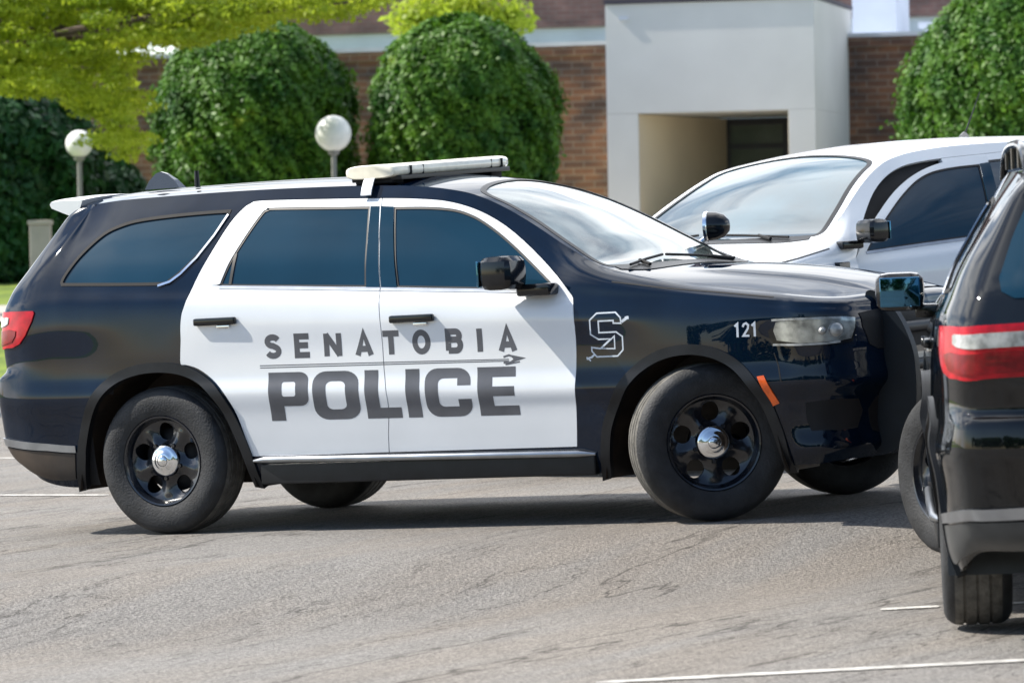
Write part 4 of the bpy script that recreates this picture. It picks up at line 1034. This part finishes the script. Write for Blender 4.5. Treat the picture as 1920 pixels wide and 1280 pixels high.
# ------------------------------------------------------------ planting
def leafmat(name, c1, c2, trans=.3, ns=1.6, c3=None):
    m = bpy.data.materials.new(name); m.use_nodes = True; nt = m.node_tree; N = nt.nodes; L = nt.links; b = N['Principled BSDF']; out = N['Material Output']
    b.inputs['Roughness'].default_value = .5; b.inputs['Specular IOR Level'].default_value = .35
    tc = N.new('ShaderNodeTexCoord'); n = N.new('ShaderNodeTexNoise'); n.inputs['Scale'].default_value = ns; n.inputs['Detail'].default_value = 6; n.inputs['Roughness'].default_value = .7
    r = N.new('ShaderNodeValToRGB'); r.color_ramp.elements[0].position = .36; r.color_ramp.elements[0].color = (*c1, 1); r.color_ramp.elements[1].position = .62; r.color_ramp.elements[1].color = (*c2, 1)
    if c3: e = r.color_ramp.elements.new(.74); e.color = (*c3, 1)
    L.new(tc.outputs['Object'], n.inputs['Vector']); L.new(n.outputs['Fac'], r.inputs['Fac']); L.new(r.outputs['Color'], b.inputs['Base Color'])
    t = N.new('ShaderNodeBsdfTranslucent'); L.new(r.outputs['Color'], t.inputs['Color']); mx = N.new('ShaderNodeMixShader'); mx.inputs['Fac'].default_value = trans
    L.new(b.outputs[0], mx.inputs[1]); L.new(t.outputs[0], mx.inputs[2]); L.new(mx.outputs[0], out.inputs['Surface']); return m
M['leaf_hedge'] = leafmat('hedge leaves', (.024,.10,.012), (.12,.26,.02), .3, 2.0, (.36,.42,.03))
M['leaf_lime'] = leafmat('lime leaves', (.24,.34,.022), (.44,.52,.04), .55, 1.1, (.36,.33,.03))
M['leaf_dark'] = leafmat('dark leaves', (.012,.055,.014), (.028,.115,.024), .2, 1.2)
M['core'] = mat('hedge core shade', (.008,.028,.008), .95, noise=.4, nscale=3)  # shade inside the hedges, put into a near-black green
M['bark'] = mat('bark', (.09,.065,.05), .9, noise=.3, nscale=6, bump=.5)
def leaves(blobs, size, seed, up=.35, aspect=.5):
    g = np.random.default_rng(seed); Vs = []; 
    for (c, r, n, shell) in blobs:
        d = g.normal(size=(n, 3)); d /= np.linalg.norm(d, axis=1, keepdims=True)
        lump = 1+.10*np.sin(d[:, 0]*7+c[0]*3)*np.sin(d[:, 2]*6+c[2])+.07*np.sin(d[:, 1]*11+d[:, 2]*9)
        rr = (1-(1-shell)*g.random(n)**1.6)*lump
        rr *= 1+g.normal(size=n)*.03
        p = np.array(c)+d*np.array(r)*rr[:, None]
        nn = d/np.array(r); nn /= np.linalg.norm(nn, axis=1, keepdims=True)
        nn = nn*.8+g.normal(size=(n, 3))*.65+np.array([0, 0, up]); nn /= np.linalg.norm(nn, axis=1, keepdims=True)
        t = np.cross(nn, g.normal(size=(n, 3))); t /= np.linalg.norm(t, axis=1, keepdims=True); b = np.cross(nn, t)
        s = size*(.6+.8*g.random(n))[:, None]
        Vs.append(np.stack([p-t*s, p+b*s*aspect, p+t*s, p-b*s*aspect], 1))
    V = np.concatenate(Vs).reshape(-1, 3); n = len(V)//4
    return V, np.arange(n*4).reshape(n, 4)
def fastmesh(name, V, F, m, parent=None):
    me = bpy.data.meshes.new(name); n = len(F); me.vertices.add(len(V)); me.vertices.foreach_set('co', V.ravel()); k = F.shape[1]
    me.loops.add(n*k); me.loops.foreach_set('vertex_index', F.ravel().astype(np.int32)); me.polygons.add(n); me.polygons.foreach_set('loop_start', np.arange(0, n*k, k, dtype=np.int32)); 
    me.update(calc_edges=True); me.validate(); me.materials.append(m)
    o = bpy.data.objects.new(name, me); C.objects.link(o); o.parent = parent; return o
def lumpy(c, r, seed, k=.92, taper=0):
    bm = bmesh.new(); bmesh.ops.create_icosphere(bm, subdivisions=3, radius=1); g = random.Random(seed); a = [g.random()*6 for _ in range(3)]
    V = [];
    for v in bm.verts:
        d = v.co.normalized(); f = k*(1+.06*math.sin(d.x*6+a[0])*math.sin(d.z*5+a[1])); V.append((c[0]+d.x*r[0]*f, c[1]+d.y*r[1]*f, c[2]+d.z*r[2]*f))
    bm.verts.index_update(); F = [[v.index for v in f.verts] for f in bm.faces]; bm.free(); return V, F
def place_local(V, loc): return np.asarray(V)-np.array(loc)
def hedge(name, X, Y, hw, zt, z0, label, seed, n=60000, leafm='leaf_hedge', size=.042, cat='hedge', tall=.62, group=None):
    """clipped dome-shaped hedge: straight flanks that round over into a dome"""
    loc = (X, Y, z0); root = empty(name, Matrix.Translation(loc), label, cat, group)
    H = zt-z0; blobs = []; cores = MB(); g = np.random.default_rng(seed)
    d = g.random((n, 2)); th = d[:, 0]*2*math.pi; hgt = d[:, 1]
    # profile: radius against height
    def prof(t): return np.where(t < tall, 1-.07*(1-t/tall)**2, np.sqrt(np.clip(1-((t-tall)/(1-tall))**2, 0, 1)))
    t = hgt**.85; R = prof(t)*hw*(1+.06*np.sin(th*3+seed)*np.sin(t*7)+.05*np.sin(th*9+t*13+seed)+.045*np.sin(th*17+t*29)*np.sin(th*5-t*19)+.03*np.sin(th*37+t*61))
    dep = 1-.16*g.random(n)**1.5+g.normal(size=n)*.018+(g.random(n) < .04)*g.random(n)*.07
    p = np.stack([np.cos(th)*R*dep, np.sin(th)*R*dep*.9, t*H*(1+.02*np.sin(th*4))+g.normal(size=n)*.02], 1)
    # crown cap points
    m_ = n//3; a = g.random(m_)*2*math.pi; q = np.sqrt(g.random(m_))*.98
    zc = tall+(1-tall)*np.sqrt(np.clip(1-q**2, 0, 1)); cap = np.stack([np.cos(a)*q*hw, np.sin(a)*q*hw*.9, H*zc*(1-.05*g.random(m_))+.04*np.sin(a*5+q*9)], 1)
    p = np.concatenate([p, cap]); nn = p*np.array([1, 1.2, .0])+np.array([0, 0, 1])*np.clip(p[:, 2:]/H-.55, 0, 1)*2.2*hw; nn /= np.maximum(np.linalg.norm(nn, axis=1, keepdims=True), 1e-6)
    k = len(p); nn = nn+g.normal(size=(k, 3))*.55+np.array([0, 0, .25]); nn /= np.linalg.norm(nn, axis=1, keepdims=True)
    tt = np.cross(nn, g.normal(size=(k, 3))); tt /= np.linalg.norm(tt, axis=1, keepdims=True); b = np.cross(nn, tt); s = size*(.6+.9*g.random(k))[:, None]
    V = np.stack([p-tt*s, p+b*s*.5, p+tt*s, p-b*s*.5], 1).reshape(-1, 3)
    fastmesh('foliage', V, np.arange(k*4).reshape(k, 4), M[leafm], root)
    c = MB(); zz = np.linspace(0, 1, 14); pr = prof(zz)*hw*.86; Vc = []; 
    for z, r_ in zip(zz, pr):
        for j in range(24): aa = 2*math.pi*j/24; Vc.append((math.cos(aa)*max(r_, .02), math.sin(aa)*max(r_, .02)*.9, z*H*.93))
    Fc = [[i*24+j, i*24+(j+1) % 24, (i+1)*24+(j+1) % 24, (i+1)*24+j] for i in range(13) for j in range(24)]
    c.add(Vc, Fc); c.build('shade_core', M['core'], root)  # solid dark core added to block light and stand in for inner shade
    return root
hedge('dome_hedge', -3.50, 56.5, 1.36, 4.60, 1.15, 'clipped dome hedge by the lamp, left of the two in the middle', 3, group='clipped dome hedges before the building')
hedge('dome_hedge', -.63, 56.2, 1.27, 4.56, 1.15, 'clipped dome hedge behind the light bar, beside the pale entrance block', 5, group='clipped dome hedges before the building')
hedge('dome_hedge', 6.98, 55.5, 1.62, 4.95, 1.15, 'clipped dome hedge at the right edge above the white SUV', 9, tall=.45, group='clipped dome hedges before the building')
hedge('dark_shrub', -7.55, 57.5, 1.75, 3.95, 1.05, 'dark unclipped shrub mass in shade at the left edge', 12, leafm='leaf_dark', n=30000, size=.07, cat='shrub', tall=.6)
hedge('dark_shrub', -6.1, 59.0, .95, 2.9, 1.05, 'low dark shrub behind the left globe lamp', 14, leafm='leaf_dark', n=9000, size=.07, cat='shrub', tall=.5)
def tree(name, base, trunk, blobs, label, leafm, size, seed, cat='tree', tr=.13):
    root = empty(name, Matrix.Translation(base), label, cat); bx, by, bz = base
    t = MB(); t.tube([(0,0,-.1), (.03,.02,trunk*.5), (-.04,.05,trunk)], [tr*1.25, tr, tr*.8], 10)
    for (c, r, n, sh) in blobs[::max(1, len(blobs)//16)]:
        q = Vector((c[0]-bx, c[1]-by, c[2]-bz)); st = Vector((-.04,.05,trunk*.92)); md = st.lerp(q, .5)+Vector((0,0,.15))
        t.tube([st, md, q], [tr*.5, tr*.3, tr*.1], 6)
    t.build('trunk', M['bark'], root)
    V, F = leaves([((c[0]-bx, c[1]-by, c[2]-bz), r, n, sh) for (c, r, n, sh) in blobs], size, seed)
    fastmesh('crown', V, F, M[leafm], root); return root
def P_(px, py, Y):           # a measured position: sideways, depth, height
    return ((px-960)/7654*Y, Y, 1.356+(472-(px-960)*.0175-py)/7654*Y)
M['globe'] = mat('opal globe', (.82,.82,.80), .3, coat=.4, noise=.03, nscale=3)
M['cabinet'] = mat('beige cabinet paint', (.42,.38,.33), .6, noise=.08, nscale=4)
def env(px):                      # lower edge of the crown, measured along the picture
    return np.interp(px, [-80,0,80,125,185,205,240,258,268,330,380,450,560,640,720], [170,175,185,200,210,280,300,270,92,88,80,60,35,45,10])
lb = []; g = np.random.default_rng(31)
for k in range(520):
    px = g.uniform(-90, 720); lo = env(px); py = lo-6-abs(g.normal())*.55*(lo+60) if g.random() < .5 else g.uniform(-110, lo-8)
    if py < -120: continue
    dens = (1 if px < 430 else .4)*(1 if py < lo-60 else .8)
    c = P_(px, py, 51.0+g.uniform(-2.2, 2.2)); rx = g.uniform(.20, .46); lb.append((c, (rx, rx*.8, g.uniform(.07, .15)), int(230*dens), .15))
tree('lime_tree', (-7.6, 51.5, 1.05), 2.9, lb, 'tree with bright yellow-green leaves hanging over the hedge at upper left', 'leaf_lime', .042, 21)
lb = [(P_(px, py, 66.0), (rx, rx, rz), n, .1) for (px, py, rx, rz, n) in ((790,38,.5,.35,600),(880,22,.7,.4,1000),(960,35,.5,.35,600),(860,-10,.7,.3,400))]
tree('yellow_tree', (-.9, 66.5, 1.0), 3.3, lb, 'small yellowish tree showing above the hedge beside the entrance block', 'leaf_lime', .07, 22)
lb = [(P_(px, py, 70.0), (1.6, 1.2, 1.1), 5200, .3) for (px, py) in ((0,60),(90,10),(-60,150),(60,140),(20,260))]
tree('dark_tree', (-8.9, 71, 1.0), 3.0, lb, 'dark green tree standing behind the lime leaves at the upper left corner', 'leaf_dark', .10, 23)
for k, (nm, X, Y, z0, zc, r, lab) in enumerate((('globe_lamp', -5.78, 55.0, 1.1, 2.91, .185, 'white globe lamp on a thin post before the dark shrub'), ('globe_lamp', -2.27, 53.0, 1.1, 2.93, .235, 'white globe lamp between the two middle dome hedges'))):
    root = empty(nm, Matrix.Translation((X, Y, z0)), lab, 'lamp')
    h = MB(); h.lathe([(.0005,0),(.11,.001),(.10,.03),(.05,.06),(.034,.10),(.034,zc-z0-r-.05),(.07,zc-z0-r-.03),(.085,zc-z0-r+.03),(.06,zc-z0-r+.05)], 20, M4=Matrix.Rotation(rad(90), 4, 'X') @ Matrix.Scale(1, 4))
    h.build('post', M['grey_metal'] , root)
    h = MB(); h.lathe([(max(.0005, r*math.sin(a)), -r*math.cos(a)) for a in np.linspace(0, math.pi, 22)], 36, M4=Matrix.Translation((0,0,zc-z0)) @ Matrix.Rotation(rad(90), 4, 'X')); h.build('globe', M['globe'], root)
h = MB(); h.box(-.13,.13,-.12,.12,0,.80,bev=.02); h.box(-.15,.15,-.14,.14,.80,.86,bev=.015)
o = h.build('utility_cabinet', M['cabinet'], None, mw=Matrix.Translation((-5.92, 51.5, 1.0)) ); tag(o, 'beige utility cabinet on the grass behind the tail of the patrol car', 'cabinet')

# ------------------------------------------------------------ unseen wood, added behind the camera to darken the car reflections
g = np.random.default_rng(4); blobs = []
for k in range(34):
    x = -75+k*4.5+g.normal()*.8; blobs.append(((x, -46+g.normal()*2.5, 3.2+g.random()), (3.4, 2.6, 3.4+g.random()*1.6), 900, .5)); blobs.append(((x+1, -45, 6.5+g.random()*2.5), (3.0, 2.4, 2.8), 600, .5))
V, F = leaves(blobs, .42, 5); o = fastmesh('unseen_wood', V, F, M['leaf_dark']); tag(o, kind='stuff'); o['label'] = 'unseen dark wood added behind the camera to darken reflections in the cars'
# ------------------------------------------------------------ the vehicles
car = empty('police_suv', LOT, 'black patrol SUV with white doors reading SENATOBIA POLICE, cream light bar on top', 'police car')
build_suv(car)
proto_children = None
def stand(x, y, yaw, sc=1.0):
    """matrix of a vehicle whose four wheels stand on the ground sheet"""
    c, s = math.cos(rad(yaw)), math.sin(rad(yaw)); P = []
    for lx, ly in ((0,.815),(0,-.815),(WB,.815),(WB,-.815)):
        wx = x+sc*(lx*c-ly*s); wy = y+sc*(lx*s+ly*c); P.append((lx*sc, ly*sc, float(zg(wx, wy))))
    P = np.array(P); k = np.linalg.lstsq(np.c_[P[:, :2], np.ones(4)], P[:, 2], rcond=None)[0]
    X = Vector((1, 0, k[0])).normalized(); Y = Vector((0, 1, k[1])); Z = X.cross(Y).normalized(); Y = Z.cross(X)
    T = Matrix((X, Y, Z)).transposed().to_4x4()
    return LOT @ Matrix.Translation((x, y, k[2]+.004)) @ Matrix.Rotation(rad(yaw), 4, 'Z') @ T @ Matrix.Scale(sc, 4)
car.matrix_world = stand(0, 0, 0)
dark = empty('parked_suv', stand(6.33, -3.56, 112.3), 'all black SUV seen from behind at the right edge, its front wheel turned', 'car')
white = empty('parked_suv', stand(1.66, 6.60, 254.5, 1.07), 'white SUV parked behind the patrol car, its front door standing open', 'car')
copy_tree(car, dark, {'sun glare spoiler paint': M['plain_black'], 'dusty valance': M['grey_valance'], 'white paint': M['plain_black'], 'black paint': M['plain_black'], 'windshield glass': M['glass']})
copy_tree(car, white, {'sun glare spoiler paint': M['white_paint'], 'black paint': M['white_paint'], 'windshield glass': M['windshield_dark']})
patrol_extras(car)
steer(car, 38); steer(dark, 30); steer(white, 0)
for o in (car, dark, white):
    for c in o.children:
        if 'front' in c.keys(): del c['front']
def open_door(root, ang):
    for c in root.children:
        if c.name.split('.')[0] == 'front_door' and sum(v.co.y for v in c.data.vertices) > 0:
            h = Vector((2.40, .93, 0)); c.matrix_basis = Matrix.Translation(h) @ Matrix.Rotation(rad(ang), 4, 'Z') @ Matrix.Translation(-h)
            c['label'] = 'driver door standing open'
open_door(white, -15)
# pale outlined S on the rear glass of the dark SUV
def rear_emblem(root):
    m_ = (SK.P[:, :, 0] < -.6) & (SK.U[:, None] < 1.0); V = []; F = []; N = []
    S1 = [(340,112),(172,112),(108,172),(108,300),(175,348),(285,348),(190,432),(112,418),(112,452),(155,505),(345,505),(395,452),(395,332),(340,288),(185,288),(185,184),(320,184),(320,208),(388,212),(385,162)]
    E = [(-(.545-(x-60)/4.8*.0017), 1.615-(z-112)/4.8*.0016) for x, z in S1]
    R2 = ribbon(E, .009, closed=True)
    V, F, N = panel_data(SK, [SK.inv(densify(p, .02), (1, 2), m_) for p in R2], [], step=.02, off=.008, rim=0)
    mk('window_emblem', V*[1,-1,1], [f[::-1] for f in F], M['white_decal'], root, N=N*[1,-1,1])
rear_emblem(dark)

# the white SUV's own aerial and wing vent
for c in white.children:
    if c.name.startswith('shark_fin'): c.matrix_basis = Matrix.Translation((.30, 0, 1.08)) @ Matrix.Scale(.40, 4)
h = MB(); h.tube([(.10,-.0,1.82),(-.08,.0,2.08)], [.006,.002], 6); h.build('whip_aerial', M['trim'], white)
h = MB(); h.box(2.52, 2.62, .925, .965, 1.00, 1.10, bev=.008); h.build('wing_vent', M['gloss_trim'], white)

for c in white.children:
    if c.name.startswith('front_door') and c.get('label'):
        for d in c.children:
            if d.name.startswith(('side_mirror', 'mirror_glass')):
                p = Vector((2.30, .93, 1.17)); d.matrix_basis = Matrix.Translation((.22, 0, .03)) @ Matrix.Translation(p) @ Matrix.Scale(.78, 4) @ Matrix.Translation(-p)

for s in (-1, 1):
    h = MB(); h.tube(smooth_open([(-.66,s*.585,1.735),(-.58,s*.59,1.80),(-.35,s*.595,1.845),(.4,s*.60,1.855),(1.15,s*.60,1.84),(1.38,s*.605,1.80),(1.46,s*.61,1.72)], 5), .017, 10)
    for x in (-.35, .4, 1.15): h.tube([(x, s*.597, 1.76), (x, s*.597, 1.845)], .014, 8)
    h.build('roof_rail', M['gloss_trim'], dark)
